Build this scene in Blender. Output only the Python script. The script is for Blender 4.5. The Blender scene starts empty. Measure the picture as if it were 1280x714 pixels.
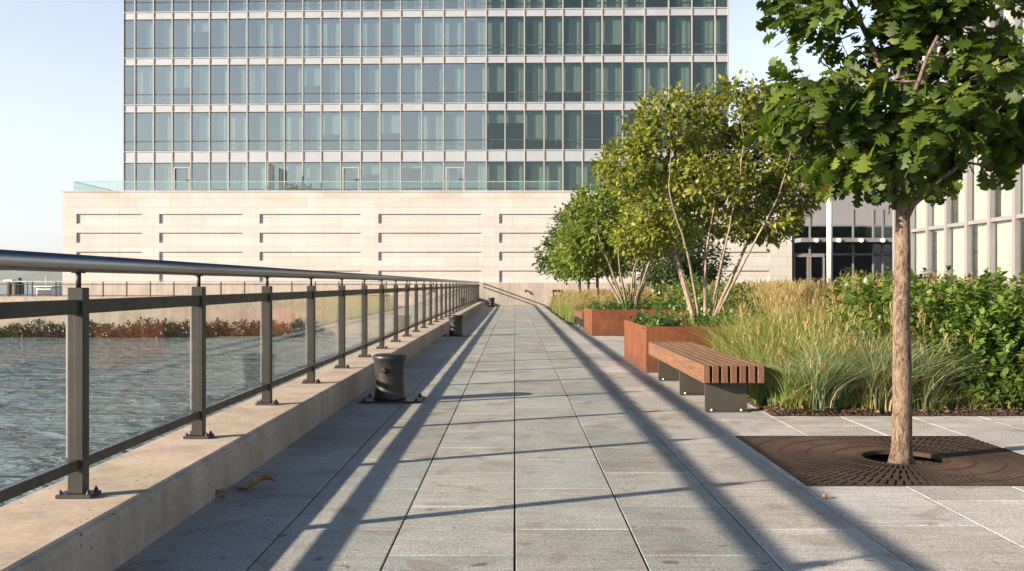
import bpy, math, random
import numpy as np
from mathutils import Vector, Matrix
R = math.radians
SC = bpy.context.scene
COL = SC.collection
random.seed(7)

# ------------------------------------------------------------------ helpers
class MB:
    """collects geometry in world coordinates, links it as ONE mesh object"""
    def __init__(s):
        s.v = []; s.f = []; s.sm = []; s.mi = []; s.cur = 0; s.smooth = False
    def add(s, vs, fs, smooth=None):
        o = len(s.v); s.v.extend([tuple(p) for p in vs])
        for f in fs:
            s.f.append([i + o for i in f]); s.sm.append(s.smooth if smooth is None else smooth); s.mi.append(s.cur)
        return s
    def box(s, x0, x1, y0, y1, z0, z1, b=0.0):
        x0, x1 = min(x0, x1), max(x0, x1); y0, y1 = min(y0, y1), max(y0, y1); z0, z1 = min(z0, z1), max(z0, z1)
        if b <= 0:
            vs = [(x, y, z) for z in (z0, z1) for y in (y0, y1) for x in (x0, x1)]
            fs = [(0, 2, 3, 1), (4, 5, 7, 6), (0, 1, 5, 4), (2, 6, 7, 3), (0, 4, 6, 2), (1, 3, 7, 5)]
            return s.add(vs, fs, False)
        # chamfered box: three vertices at each corner
        b = min(b, (x1-x0)*.45, (y1-y0)*.45, (z1-z0)*.45)
        idx = {}; vs = []
        for sx in (0, 1):
            for sy in (0, 1):
                for sz in (0, 1):
                    X = (x0, x1)[sx]; Y = (y0, y1)[sy]; Z = (z0, z1)[sz]
                    ix = X + (b if sx == 0 else -b); iy = Y + (b if sy == 0 else -b); iz = Z + (b if sz == 0 else -b)
                    for k, p in enumerate(((X, iy, iz), (ix, Y, iz), (ix, iy, Z))):
                        idx[(sx, sy, sz, k)] = len(vs); vs.append(p)
        fs = []
        def q(l, n):
            l = [idx[i] for i in l]
            a = Vector(vs[l[1]]) - Vector(vs[l[0]]); c = Vector(vs[l[2]]) - Vector(vs[l[1]])
            if a.cross(c).dot(Vector(n)) < 0: l.reverse()
            fs.append(l)
        for t in (0, 1):
            d = 2*t - 1
            q([(t, 0, 0, 0), (t, 1, 0, 0), (t, 1, 1, 0), (t, 0, 1, 0)], (d, 0, 0))
            q([(0, t, 0, 1), (1, t, 0, 1), (1, t, 1, 1), (0, t, 1, 1)], (0, d, 0))
            q([(0, 0, t, 2), (1, 0, t, 2), (1, 1, t, 2), (0, 1, t, 2)], (0, 0, d))
        for a in (0, 1):
            for c in (0, 1):
                da, dc = 2*a-1, 2*c-1
                q([(a, c, 0, 0), (a, c, 1, 0), (a, c, 1, 1), (a, c, 0, 1)], (da, dc, 0))
                q([(a, 0, c, 0), (a, 1, c, 0), (a, 1, c, 2), (a, 0, c, 2)], (da, 0, dc))
                q([(0, a, c, 1), (1, a, c, 1), (1, a, c, 2), (0, a, c, 2)], (0, da, dc))
                for e in (0, 1):
                    q([(a, c, e, 0), (a, c, e, 1), (a, c, e, 2)], (da, dc, 2*e-1))
        return s.add(vs, fs, False)
    def tube(s, pts, rad, n=8, caps=True, smooth=True):
        pts = [Vector(p) for p in pts]
        if not hasattr(rad, '__len__'): rad = [rad]*len(pts)
        vs = []; fs = []; ref = None
        for i, p in enumerate(pts):
            t = (pts[min(i+1, len(pts)-1)] - pts[max(i-1, 0)]).normalized()
            if ref is None:
                ref = Vector((1, 0, 0)) if abs(t.x) < .8 else Vector((0, 1, 0))
            u = (ref - t*ref.dot(t)).normalized(); ref = u
            w = t.cross(u)
            for k in range(n):
                a = 2*math.pi*k/n
                vs.append(p + (u*math.cos(a) + w*math.sin(a))*rad[i])
        for i in range(len(pts)-1):
            for k in range(n):
                a = i*n+k; b = i*n+(k+1) % n
                fs.append((a, b, b+n, a+n))
        s.add(vs, fs, smooth)
        if caps:
            o = len(s.v) - len(vs)
            s.f.append([o+k for k in range(n-1, -1, -1)]); s.sm.append(False); s.mi.append(s.cur)
            e = o + (len(pts)-1)*n
            s.f.append([e+k for k in range(n)]); s.sm.append(False); s.mi.append(s.cur)
        return s
    def lathe(s, c, prof, n=32):
        vs = []; fs = []
        for r, z in prof:
            for k in range(n):
                a = 2*math.pi*k/n
                vs.append((c[0]+r*math.cos(a), c[1]+r*math.sin(a), c[2]+z))
        for i in range(len(prof)-1):
            for k in range(n):
                a = i*n+k; b = i*n+(k+1) % n
                fs.append((a, b, b+n, a+n))
        fs.append([(len(prof)-1)*n+k for k in range(n)])
        return s.add(vs, fs, True)
    def build(s, name, mat, parent=None):
        me = bpy.data.meshes.new(name)
        o = bpy.data.objects.new(name, me); COL.objects.link(o)
        org = world_loc(parent) if parent else Vector((0, 0, 0))
        me.from_pydata([(p[0]-org.x, p[1]-org.y, p[2]-org.z) for p in s.v], [], s.f)
        me.polygons.foreach_set('use_smooth', s.sm)
        mats = mat if isinstance(mat, (list, tuple)) else [mat]
        for m in mats: me.materials.append(m)
        if len(mats) > 1: me.polygons.foreach_set('material_index', s.mi)
        me.update()
        if parent: o.parent = parent
        return o

def world_loc(o):
    l = Vector(o.location)
    while o.parent: o = o.parent; l = l + o.location
    return l

def tag(o, label=None, cat=None, group=None, kind=None):
    if label: o['label'] = label
    if cat: o['category'] = cat
    if group: o['group'] = group
    if kind: o['kind'] = kind
    return o

def thing(name, loc, label, cat, group=None):
    o = bpy.data.objects.new(name, None); COL.objects.link(o); o.location = loc
    o.empty_display_size = .2
    return tag(o, label, cat, group)

def copy_tree(o, parent=None):
    c = o.copy(); COL.objects.link(c)
    if parent: c.parent = parent
    for ch in list(o.children): copy_tree(ch, c)
    return c

def np_mesh(name, V, F, C, mat, parent=None, smooth=True):
    """V (n,3), F (m,k) uniform faces, C (n,3) linear colours"""
    me = bpy.data.meshes.new(name)
    V = np.asarray(V, np.float32)
    if parent:
        V = V - np.array(world_loc(parent), np.float32)
    m, k = F.shape
    me.vertices.add(len(V)); me.vertices.foreach_set('co', V.ravel())
    me.loops.add(m*k); me.loops.foreach_set('vertex_index', F.astype(np.int32).ravel())
    me.polygons.add(m)
    me.polygons.foreach_set('loop_start', np.arange(0, m*k, k, dtype=np.int32))
    me.polygons.foreach_set('use_smooth', np.full(m, smooth))
    me.update(calc_edges=True)
    if C is not None:
        a = me.color_attributes.new('tone', 'FLOAT_COLOR', 'POINT')
        c4 = np.ones((len(V), 4), np.float32); c4[:, :3] = C
        a.data.foreach_set('color', c4.ravel())
    me.validate(); me.materials.append(mat)
    o = bpy.data.objects.new(name, me); COL.objects.link(o)
    if parent: o.parent = parent
    return o

# ------------------------------------------------------------------ camera model (for placing things at measured spots)
F_PX, CX, CY, EYE = 1190.0, 643.5, 355.0, 1.28
def PX(px, Y): return (px - CX) * Y / F_PX
def PZ(py, Y): return EYE + (CY - py) * Y / F_PX

# ------------------------------------------------------------------ materials
def new_mat(name):
    m = bpy.data.materials.new(name); m.use_nodes = True
    nt = m.node_tree; nt.nodes.clear()
    out = nt.nodes.new('ShaderNodeOutputMaterial')
    return m, nt, out
def N(nt, t, **kw):
    n = nt.nodes.new(t)
    for k, v in kw.items():
        if k in n.inputs.keys() if hasattr(n.inputs, 'keys') else False: n.inputs[k].default_value = v
        else: setattr(n, k, v)
    return n
def setin(n, **kw):
    for k, v in kw.items(): n.inputs[k.replace('_', ' ')].default_value = v
    return n
def ramp(nt, fac, stops):
    r = nt.nodes.new('ShaderNodeValToRGB'); e = r.color_ramp.elements
    while len(e) < len(stops): e.new(.5)
    for i, (p, c) in enumerate(stops):
        e[i].position = p; e[i].color = (c[0], c[1], c[2], 1) if hasattr(c, '__len__') else (c, c, c, 1)
    nt.links.new(fac, r.inputs[0]); return r.outputs[0]
def mixc(nt, fac, a, b, mode='MIX'):
    n = nt.nodes.new('ShaderNodeMix'); n.data_type = 'RGBA'; n.blend_type = mode
    for sock, v in ((0, fac), (6, a), (7, b)):
        if hasattr(v, 'is_output'): nt.links.new(v, n.inputs[sock])
        elif sock == 0: n.inputs[0].default_value = v
        else: n.inputs[sock].default_value = (v[0], v[1], v[2], 1)
    return n.outputs[2]
def math_(nt, op, a, b=None):
    n = nt.nodes.new('ShaderNodeMath'); n.operation = op
    for i, v in enumerate((a, b)):
        if v is None: continue
        if hasattr(v, 'is_output'): nt.links.new(v, n.inputs[i])
        else: n.inputs[i].default_value = v
    return n.outputs[0]
def coords(nt, scale=(1, 1, 1), kind='Object', rot=(0, 0, 0)):
    t = nt.nodes.new('ShaderNodeTexCoord'); mp = nt.nodes.new('ShaderNodeMapping')
    mp.inputs['Scale'].default_value = scale; mp.inputs['Rotation'].default_value = rot
    nt.links.new(t.outputs[kind], mp.inputs[0]); return mp.outputs[0]
def noise(nt, vec, scale, detail=4, rough=.55, dist=0):
    n = nt.nodes.new('ShaderNodeTexNoise')
    n.inputs['Scale'].default_value = scale; n.inputs['Detail'].default_value = detail
    n.inputs['Roughness'].default_value = rough; n.inputs['Distortion'].default_value = dist
    nt.links.new(vec, n.inputs['Vector']); return n.outputs['Fac']
def principled(nt, out, color=None, rough=.6, metal=0., spec=None, normal=None):
    p = nt.nodes.new('ShaderNodeBsdfPrincipled')
    for nm, v in (('Base Color', color), ('Roughness', rough), ('Metallic', metal), ('Specular IOR Level', spec)):
        if v is None: continue
        if hasattr(v, 'is_output'): nt.links.new(v, p.inputs[nm])
        elif nm == 'Base Color': p.inputs[nm].default_value = (v[0], v[1], v[2], 1)
        else: p.inputs[nm].default_value = v
    if normal is not None: nt.links.new(normal, p.inputs['Normal'])
    nt.links.new(p.outputs[0], out.inputs[0]); return p
def bump(nt, h, strength=.3, dist=.01):
    b = nt.nodes.new('ShaderNodeBump'); b.inputs['Strength'].default_value = strength
    b.inputs['Distance'].default_value = dist; nt.links.new(h, b.inputs['Height']); return b.outputs[0]
def attr(nt, name='tone'):
    a = nt.nodes.new('ShaderNodeAttribute'); a.attribute_name = name; return a.outputs['Color']

def M_granite():
    m, nt, out = new_mat('granite_paving')
    v = coords(nt)
    sp = noise(nt, v, 125, 2, .8)
    sp2 = noise(nt, v, 48, 4, .75)
    md = noise(nt, v, 2.2, 5, .6, .3)
    drag = noise(nt, coords(nt, (1.2, 9, 1), rot=(0, 0, R(24))), 2.2, 4, .6, .6)
    base = mixc(nt, 1, attr(nt), ramp(nt, sp, [(.34, .5), (.5, 1.0), (.64, 1.4)]), 'MULTIPLY')
    base = mixc(nt, 1, base, ramp(nt, sp2, [(.33, .70), (.62, 1.18)]), 'MULTIPLY')
    base = mixc(nt, 1, base, ramp(nt, md, [(.3, .84), (.5, 1.0), (.7, 1.12)]), 'MULTIPLY')
    base = mixc(nt, 1, base, ramp(nt, drag, [(.3, .86), (.52, 1.0), (.72, 1.1)]), 'MULTIPLY')
    st = noise(nt, v, 3.1, 3, .45, .8)
    st2 = noise(nt, coords(nt, (1, 1.6, 1), rot=(0, 0, .6)), 8.5, 2, .5, .5)
    f = math_(nt, 'MULTIPLY', ramp(nt, st, [(.57, 0), (.66, 1)]), .36)
    base = mixc(nt, f, base, (.17, .115, .065))
    f2 = math_(nt, 'MULTIPLY', ramp(nt, st2, [(.70, 0), (.72, 1)]), .75)
    base = mixc(nt, f2, base, (.13, .085, .045))
    principled(nt, out, base, ramp(nt, md, [(.3, .55), (.7, .75)]), spec=.35,
               normal=bump(nt, math_(nt, 'ADD', math_(nt, 'MULTIPLY', sp2, .6), math_(nt, 'MULTIPLY', drag, 1.5)), .6, .006))
    return m
def M_joint():
    m, nt, out = new_mat('paving_joint'); v = coords(nt)
    principled(nt, out, ramp(nt, noise(nt, v, 60, 3), [(.3, (.018, .016, .014)), (.7, (.05, .042, .032))]), .95)
    return m
def M_concrete(name='concrete', a=(.36, .30, .235), b=(.50, .425, .34), pits=True):
    m, nt, out = new_mat(name); v = coords(nt)
    n1 = noise(nt, v, 1.1, 6, .6, .4); n2 = noise(nt, v, 28, 4, .6)
    c = ramp(nt, n1, [(.3, a), (.7, b)])
    c = mixc(nt, 1, c, ramp(nt, n2, [(.3, .86), (.7, 1.1)]), 'MULTIPLY')
    st = noise(nt, coords(nt, (1, 1, .12)), 3.2, 4, .6)
    c = mixc(nt, 1, c, ramp(nt, st, [(.36, .80), (.55, 1.0)]), 'MULTIPLY')
    h = n2
    if pits:
        vo = nt.nodes.new('ShaderNodeTexVoronoi'); vo.inputs['Scale'].default_value = 17
        nt.links.new(v, vo.inputs['Vector'])
        msk = ramp(nt, noise(nt, v, 7, 2), [(.50, 0), (.58, 1)])
        pit = math_(nt, 'MULTIPLY', ramp(nt, vo.outputs['Distance'], [(.10, 1), (.16, 0)]), msk)
        c = mixc(nt, pit, c, (.06, .05, .04))
        h = math_(nt, 'SUBTRACT', math_(nt, 'MULTIPLY', n2, .3), pit)
    principled(nt, out, c, .85, spec=.25, normal=bump(nt, h, .4, .006))
    return m
def M_stone():
    m, nt, out = new_mat('limestone_cladding')
    t = nt.nodes.new('ShaderNodeTexCoord'); sp = nt.nodes.new('ShaderNodeSeparateXYZ'); cb = nt.nodes.new('ShaderNodeCombineXYZ')
    nt.links.new(t.outputs['Object'], sp.inputs[0])
    nt.links.new(sp.outputs['X'], cb.inputs['X']); nt.links.new(sp.outputs['Z'], cb.inputs['Y'])
    br = nt.nodes.new('ShaderNodeTexBrick'); br.offset = 0.5
    setin(br, Scale=1, Mortar_Size=.010, Brick_Width=2.05, Row_Height=.585, Mortar_Smooth=.3, Bias=0)
    br.inputs['Color1'].default_value = (.435, .414, .382, 1); br.inputs['Color2'].default_value = (.49, .469, .436, 1)
    br.inputs['Mortar'].default_value = (.30, .27, .238, 1)
    nt.links.new(cb.outputs[0], br.inputs['Vector'])
    v = coords(nt)
    c = mixc(nt, 1, br.outputs['Color'], ramp(nt, noise(nt, v, .45, 5, .6), [(.3, .93), (.7, 1.05)]), 'MULTIPLY')
    c = mixc(nt, 1, c, ramp(nt, noise(nt, coords(nt, (3, 1, .25)), 1.4, 5, .6), [(.33, .95), (.55, 1.0)]), 'MULTIPLY')
    top = nt.nodes.new('ShaderNodeMapRange'); setin(top, From_Min=6.0, From_Max=6.7); nt.links.new(sp.outputs['Z'], top.inputs[0])
    pat = math_(nt, 'MULTIPLY', top.outputs[0], ramp(nt, noise(nt, coords(nt, (.5, 1, 1.5)), .9, 3), [(.47, 0), (.6, .5)]))
    c = mixc(nt, pat, c, (.36, .29, .21))
    principled(nt, out, c, .8, spec=.25, normal=bump(nt, br.outputs['Fac'], -.2, .004))
    return m
def M_plain(name, col, rough=.5, metal=0., var=.15, scale=6, spec=None, bmp=.05):
    m, nt, out = new_mat(name); v = coords(nt)
    n1 = noise(nt, v, scale, 5, .6)
    lo = tuple(c*(1-var) for c in col); hi = tuple(min(1, c*(1+var)) for c in col)
    principled(nt, out, ramp(nt, n1, [(.3, lo), (.7, hi)]), ramp(nt, noise(nt, v, scale*2.3, 3), [(.3, max(.02, rough-.08)), (.7, min(1, rough+.08))]),
               metal, spec, bump(nt, noise(nt, v, scale*14, 3), bmp, .003))
    return m
def M_brushed(name, col, rough):
    m, nt, out = new_mat(name)
    n1 = noise(nt, coords(nt, (60, 1.2, 60)), 6, 3, .6)
    n2 = noise(nt, coords(nt), 5, 5)
    principled(nt, out, ramp(nt, n1, [(.3, tuple(c*.92 for c in col)), (.7, tuple(c*1.05 for c in col))]), ramp(nt, n2, [(.3, rough-.03), (.7, rough+.05)]), 1.0)
    return m
def M_corten():
    m, nt, out = new_mat('weathered_steel'); v = coords(nt)
    n1 = noise(nt, v, 2.2, 6, .65, .6); n2 = noise(nt, coords(nt, (9, 9, .7)), 2.4, 5, .65); n3 = noise(nt, v, 55, 3, .7)
    c = ramp(nt, n1, [(.28, (.095, .033, .015)), (.5, (.145, .050, .022)), (.72, (.19, .071, .031))])
    c = mixc(nt, 1, c, ramp(nt, n2, [(.3, .76), (.6, 1.08)]), 'MULTIPLY')
    c = mixc(nt, 1, c, ramp(nt, n3, [(.3, .82), (.7, 1.12)]), 'MULTIPLY')
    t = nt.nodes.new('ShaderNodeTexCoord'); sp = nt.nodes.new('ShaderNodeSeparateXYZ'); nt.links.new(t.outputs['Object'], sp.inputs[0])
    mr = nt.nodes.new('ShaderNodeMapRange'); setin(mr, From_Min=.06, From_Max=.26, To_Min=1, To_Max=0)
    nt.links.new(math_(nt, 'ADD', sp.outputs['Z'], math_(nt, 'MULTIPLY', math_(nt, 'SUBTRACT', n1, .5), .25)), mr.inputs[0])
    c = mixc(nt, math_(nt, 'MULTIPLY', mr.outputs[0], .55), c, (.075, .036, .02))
    principled(nt, out, c, .82, spec=.25, normal=bump(nt, n3, .25, .002)); return m
def M_wood():
    m, nt, out = new_mat('hardwood_slat')
    g = noise(nt, coords(nt, (26, .9, 26)), 3, 6, .65, .5); g2 = noise(nt, coords(nt, (90, 3, 90)), 2, 3, .6)
    ob = nt.nodes.new('ShaderNodeObjectInfo')
    c = ramp(nt, g, [(.28, (.065, .029, .016)), (.5, (.138, .070, .039)), (.72, (.215, .120, .072))])
    c = mixc(nt, 1, c, ramp(nt, g2, [(.35, .78), (.65, 1.1)]), 'MULTIPLY')
    c = mixc(nt, 1, c, ramp(nt, ob.outputs['Random'], [(0, .82), (1, 1.15)]), 'MULTIPLY')
    w = noise(nt, coords(nt), 1.3, 4)
    geo = nt.nodes.new('ShaderNodeNewGeometry'); sp = nt.nodes.new('ShaderNodeSeparateXYZ'); nt.links.new(geo.outputs['Normal'], sp.inputs[0])
    up = ramp(nt, sp.outputs['Z'], [(.6, 0), (.9, 1)])      # the weathered upper faces are greyed
    c = mixc(nt, math_(nt, 'MULTIPLY', up, ramp(nt, w, [(.3, .3), (.7, .65)])), c, (.20, .148, .115))
    principled(nt, out, c, .62, spec=.3, normal=bump(nt, g, .25, .002)); return m
def M_bark(name, a, b, sc=1):
    m, nt, out = new_mat(name)
    g = noise(nt, coords(nt, (24*sc, 24*sc, 6.5*sc)), 2.0, 6, .72, 1.2); n2 = noise(nt, coords(nt), 9*sc, 4)
    c = ramp(nt, g, [(.38, a), (.56, b)])
    c = mixc(nt, 1, c, ramp(nt, n2, [(.3, .75), (.7, 1.15)]), 'MULTIPLY')
    principled(nt, out, c, .9, spec=.15, normal=bump(nt, g, .9, .012)); return m
def M_leaf(name, trans=.3, rough=.5, spec=.28):
    m, nt, out = new_mat(name)
    c = attr(nt)
    p = nt.nodes.new('ShaderNodeBsdfPrincipled'); nt.links.new(c, p.inputs['Base Color'])
    p.inputs['Roughness'].default_value = rough; p.inputs['Specular IOR Level'].default_value = spec
    tr = nt.nodes.new('ShaderNodeBsdfTranslucent')
    hc = mixc(nt, 1, c, (1.5, 1.6, .6), 'MULTIPLY'); nt.links.new(hc, tr.inputs[0])
    mx = nt.nodes.new('ShaderNodeMixShader'); mx.inputs[0].default_value = trans
    nt.links.new(p.outputs[0], mx.inputs[1]); nt.links.new(tr.outputs[0], mx.inputs[2]); nt.links.new(mx.outputs[0], out.inputs[0])
    return m
def M_glass(name, tint=(.9, .95, .93), f0=.045, refl_col=(1, 1, 1), rough=0.0, wob=0.0, power=5.0):
    m, nt, out = new_mat(name)
    lw = nt.nodes.new('ShaderNodeLayerWeight'); lw.inputs['Blend'].default_value = .5
    f5 = math_(nt, 'POWER', lw.outputs['Facing'], power)
    fr = math_(nt, 'ADD', math_(nt, 'MULTIPLY', f5, 1-f0), f0)
    tr = nt.nodes.new('ShaderNodeBsdfTransparent'); tr.inputs[0].default_value = (*tint, 1)
    gl = nt.nodes.new('ShaderNodeBsdfGlossy'); gl.inputs['Roughness'].default_value = rough; gl.inputs[0].default_value = (*refl_col, 1)
    if wob:
        nt.links.new(bump(nt, noise(nt, coords(nt), .8, 1), wob, .05), gl.inputs['Normal'])
    mx = nt.nodes.new('ShaderNodeMixShader'); nt.links.new(fr, mx.inputs[0])
    nt.links.new(tr.outputs[0], mx.inputs[1]); nt.links.new(gl.outputs[0], mx.inputs[2]); nt.links.new(mx.outputs[0], out.inputs[0])
    return m
def M_water():
    m, nt, out = new_mat('harbour_water')
    v = coords(nt, (1, 1, 1))
    vs = coords(nt, (.62, 1, 1), rot=(0, 0, R(-12)))
    big = noise(nt, vs, .5, 2, .5, .4); mid = noise(nt, vs, 1.5, 3, .5, .9); fin = noise(nt, vs, 4.5, 3, .55, .6)
    h = math_(nt, 'ADD', math_(nt, 'MULTIPLY', big, 1.0), math_(nt, 'ADD', math_(nt, 'MULTIPLY', mid, .8), math_(nt, 'MULTIPLY', fin, .22)))
    p = principled(nt, out, (.115, .175, .195), .04, normal=bump(nt, h, 1.0, .5))
    p.inputs['IOR'].default_value = 1.38
    return m
def M_mulch():
    m, nt, out = new_mat('bark_mulch'); v = coords(nt)
    vo = nt.nodes.new('ShaderNodeTexVoronoi'); vo.inputs['Scale'].default_value = 32; nt.links.new(coords(nt, (1, .55, 1)), vo.inputs['Vector'])
    c = mixc(nt, .75, ramp(nt, noise(nt, v, 12, 4), [(.3, (.02, .012, .008)), (.7, (.07, .042, .026))]), mixc(nt, 1, vo.outputs['Color'], (.22, .13, .075), 'MULTIPLY'), 'MULTIPLY')
    c = mixc(nt, .5, c, ramp(nt, noise(nt, v, 30, 3), [(.3, (.02, .012, .008)), (.7, (.085, .05, .03))]))
    principled(nt, out, c, .95, normal=bump(nt, vo.outputs['Distance'], .9, .03)); return m
def M_fabric(name, col, trans=.3):
    m, nt, out = new_mat(name)
    d = nt.nodes.new('ShaderNodeBsdfDiffuse'); t = nt.nodes.new('ShaderNodeBsdfTranslucent'); mx = nt.nodes.new('ShaderNodeMixShader')
    c = mixc(nt, 1, (*col,), ramp(nt, noise(nt, coords(nt, (6, 6, .3)), 3, 3), [(.3, .8), (.7, 1.1)]), 'MULTIPLY')
    nt.links.new(c, d.inputs[0]); nt.links.new(c, t.inputs[0]); mx.inputs[0].default_value = trans
    nt.links.new(d.outputs[0], mx.inputs[1]); nt.links.new(t.outputs[0], mx.inputs[2]); nt.links.new(mx.outputs[0], out.inputs[0]); return m

MAT = dict(
    granite=M_granite(), joint=M_joint(), concrete=M_concrete(), stone=M_stone(),
    quay=M_concrete('quay_concrete', (.30, .25, .20), (.40, .345, .285), False),
    base=M_concrete('base_concrete', (.34, .295, .25), (.41, .36, .31), False),
    steel=M_plain('dark_painted_steel', (.036, .033, .028), .5, 0., .18, 5, .35),
    steel_light=M_brushed('clamp_steel', (.40, .38, .35), .38),
    rail=M_brushed('stainless_handrail', (.33, .315, .29), .33),
    iron=M_plain('black_cast_iron', (.022, .021, .019), .42, .2, .35, 9, .5, .15),
    grate=M_plain('rusted_grate_iron', (.050, .031, .020), .75, .3, .4, 4, .35, .2),
    pit=M_mulch(), mulch=M_mulch(), corten=M_corten(), wood=M_wood(),
    plate=M_plain('bench_plate_steel', (.06, .056, .044), .55, .3, .12, 3, .4),
    zinc=M_plain('zinc_bolt', (.45, .43, .39), .4, .8, .1, 20),
    oakbark=M_bark('oak_bark', (.045, .032, .023), (.215, .16, .118)),
    paleb=M_bark('pale_smooth_bark', (.125, .092, .067), (.31, .245, .185), .7),
    darkb=M_bark('dark_bark', (.08, .055, .035), (.20, .14, .09), .7),
    leaf=M_leaf('tree_leaf', .44), shrubleaf=M_leaf('shrub_leaf', .28, .38, .5), grass=M_leaf('grass_blade', .35, .55, .3),
    dryleaf=M_leaf('dry_leaf', .2, .7, .2),
    railglass=M_glass('railing_glass', (.975, .985, .98), .035, (1, 1, 1), 0, 0, 6.5),
    glassA=M_glass('bright_reflection_glass', (.56, .68, .66), .30, (.76, .83, .81), 0, .012),  # left half: its brighter sky reflection is put into the reflectance
    glassB=M_glass('green_dim_reflection_glass', (.46, .56, .51), .10, (.70, .88, .85), 0, .012),  # right half: green tint, with darker reflected surroundings put into the lower reflectance
    glassC=M_glass('pale_glass', (.93, .955, .94), .10, (.97, 1, .985)),
    glassD=M_glass('dark_lobby_glass', (.30, .38, .36), .06),
    terrglass=M_glass('terrace_glass', (.86, .93, .91), .06),
    frame=M_plain('pale_aluminium_frame', (.34, .325, .315), .45, .1, .06, 2),
    spandrel=M_plain('pale_spandrel_panel', (.315, .335, .358), .5, .05, .06, .8),
    gasket=M_plain('dark_gasket', (.06, .065, .065), .5, 0, .1, 3),
    curtain=M_fabric('sheer_curtain', (.48, .50, .45)), blind=M_fabric('roller_blind', (.55, .565, .535), .2),
    room=M_plain('office_interior', (.10, .105, .10), .9, 0, .3, .6),
    fin=M_plain('grey_mullion', (.235, .228, .228), .45, .2, .06, 2),
    whitepost=M_plain('white_enamel', (.74, .72, .68), .4, 0, .05, 3),
    cladding=M_plain('pale_grey_cladding', (.21, .21, .22), .6, 0, .06, .5),
    lobbyframe=M_plain('grey_metal_frame', (.20, .205, .205), .5, .2, .1, 3),
    water=M_water(),
    timber=M_bark('weathered_pile_timber', (.04, .035, .03), (.13, .11, .09), .5),
    hullw=M_plain('boat_white', (.62, .60, .55), .4, 0, .1, 2), hulld=M_plain('boat_dark', (.05, .06, .07), .4, 0, .2, 2),
)

# ------------------------------------------------------------------ ground, paving
def paving():
    rng = np.random.default_rng(3)
    V = []; F = []; C = []
    def slab(x0, x1, y0, y1, z, base):
        g = .005 ; gy = .0034
        b = .0022
        k = len(V); t = rng.normal(1, .08); w = rng.normal(0, .012)
        col = (base[0]*t+w*.6, base[1]*t, base[2]*t-w*.6)
        dz = rng.normal(0, .0008)
        for (e, zz) in ((0, z-.03), (0, z-b), (b, z+dz)):
            for (x, y) in ((x0+g+e, y0+gy+e), (x1-g-e, y0+gy+e), (x1-g-e, y1-gy-e), (x0+g+e, y1-gy-e)):
                V.append((x, y, zz)); C.append(col)
        F.append((k+8, k+9, k+10, k+11))
        for r in (0, 4):
            for i in range(4):
                j = (i+1) % 4
                F.append((k+r+i, k+r+j, k+r+4+j, k+r+4+i))
    cool = (.335, .34, .318); warm = (.385, .37, .345)
    L = .985
    for c in range(-3, 3):
        x0 = c*.6; x1 = x0+.6
        off = (4.965 if c % 2 == 0 else 4.49)
        y = off - 9*L
        while y < 57.0:
            y1 = min(y+L, 57.0)
            slab(x0, x1, y, y1, 0, cool if -2 <= c < 2 else tuple((a+b)/2 for a, b in zip(cool, warm)))
            y += L
    xs = [1.8, 2.47, 3.14, 3.81, 4.48, 5.15, 5.82, 6.49, 7.16, 7.83, 8.5]
    # the strip beside the tree grate, and the larger pavers of the seating side
    for i in range(len(xs)-1):
        x0, x1 = xs[i], xs[i+1]
        y = (5.04 if i % 2 == 0 else 5.62) - 9*L
        while y < 57:
            y1 = min(y+L, 57.)
            segs = [(y, y1)]
            if 1.85 < (x0+x1)/2 < 3.86:        # leave the grate's square free
                segs = []
                if y < 6.03: segs.append((y, min(y1, 6.03)))
                if y1 > 8.03: segs.append((max(y, 8.03), y1))
            for a, b in segs:
                if b-a > .05: slab(x0 if not (i == 0) else x0, x1, a, b, 0, warm)
            y += L
    # sliver slabs either side of the grate
    slab(1.8, 1.856, 6.03, 8.03, 0, warm); slab(3.866, 4.48-.67+.67, 6.03, 7.0, 0, warm)
    o = np_mesh('paving', np.array(V), np.array(F), np.array(C), MAT['granite'], None, False)
    o['kind'] = 'structure'
    b = MB(); b.box(-1.86, 40, -8, 75, -1.2, -.025)
    g = b.build('ground', MAT['joint']); g['kind'] = 'structure'
paving()

def sheet(name, pts, z, mat):
    b = MB(); b.add([(x, y, z) for x, y in pts], [list(range(len(pts)))]); o = b.build(name, mat); o['kind'] = 'structure'; return o
# planting bed: mounded mulch with an uneven edge
def bed():
    rng = np.random.default_rng(5)
    nx, ny = 60, 150
    xs = np.linspace(0, 1, nx); ys = 9.2 + 42.8*np.linspace(0, 1, ny)**1.6
    V = []; F = []
    for j, y in enumerate(ys):
        xl = 2.50
        if y > 30: xl = 1.72
        elif y > 13.3: xl = 3.0
        for i, u in enumerate(xs):
            x = xl + (14.6-xl)*u**1.6
            e = min((x-xl)/.3, (y-9.2)/.3, 1)
            z = .014 + max(0, e)*.07 + rng.uniform(0, .022)
            if i == 0 or j == 0: z = .005
            V.append((x + (rng.uniform(-.02, .02)), y + rng.uniform(-.02, .02), z))
    for j in range(ny-1):
        for i in range(nx-1):
            a = j*nx+i; F.append((a, a+1, a+nx+1, a+nx))
    o = np_mesh('planting_bed', np.array(V), np.array(F), None, MAT['mulch']); o['kind'] = 'structure'
bed()

# water and the sea floor edge wall of the promenade
b = MB(); b.add([(-3000, -300, -1.7), (3000, -300, -1.7), (3000, 3600, -1.7), (-3000, 3600, -1.7)], [(0, 1, 2, 3)])
w = b.build('water', MAT['water']); w['kind'] = 'structure'
b = MB(); b.box(-2.33, -1.862, -8, 57, -3, -.05)
o = b.build('seawall', MAT['quay']); o['kind'] = 'structure'

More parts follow.
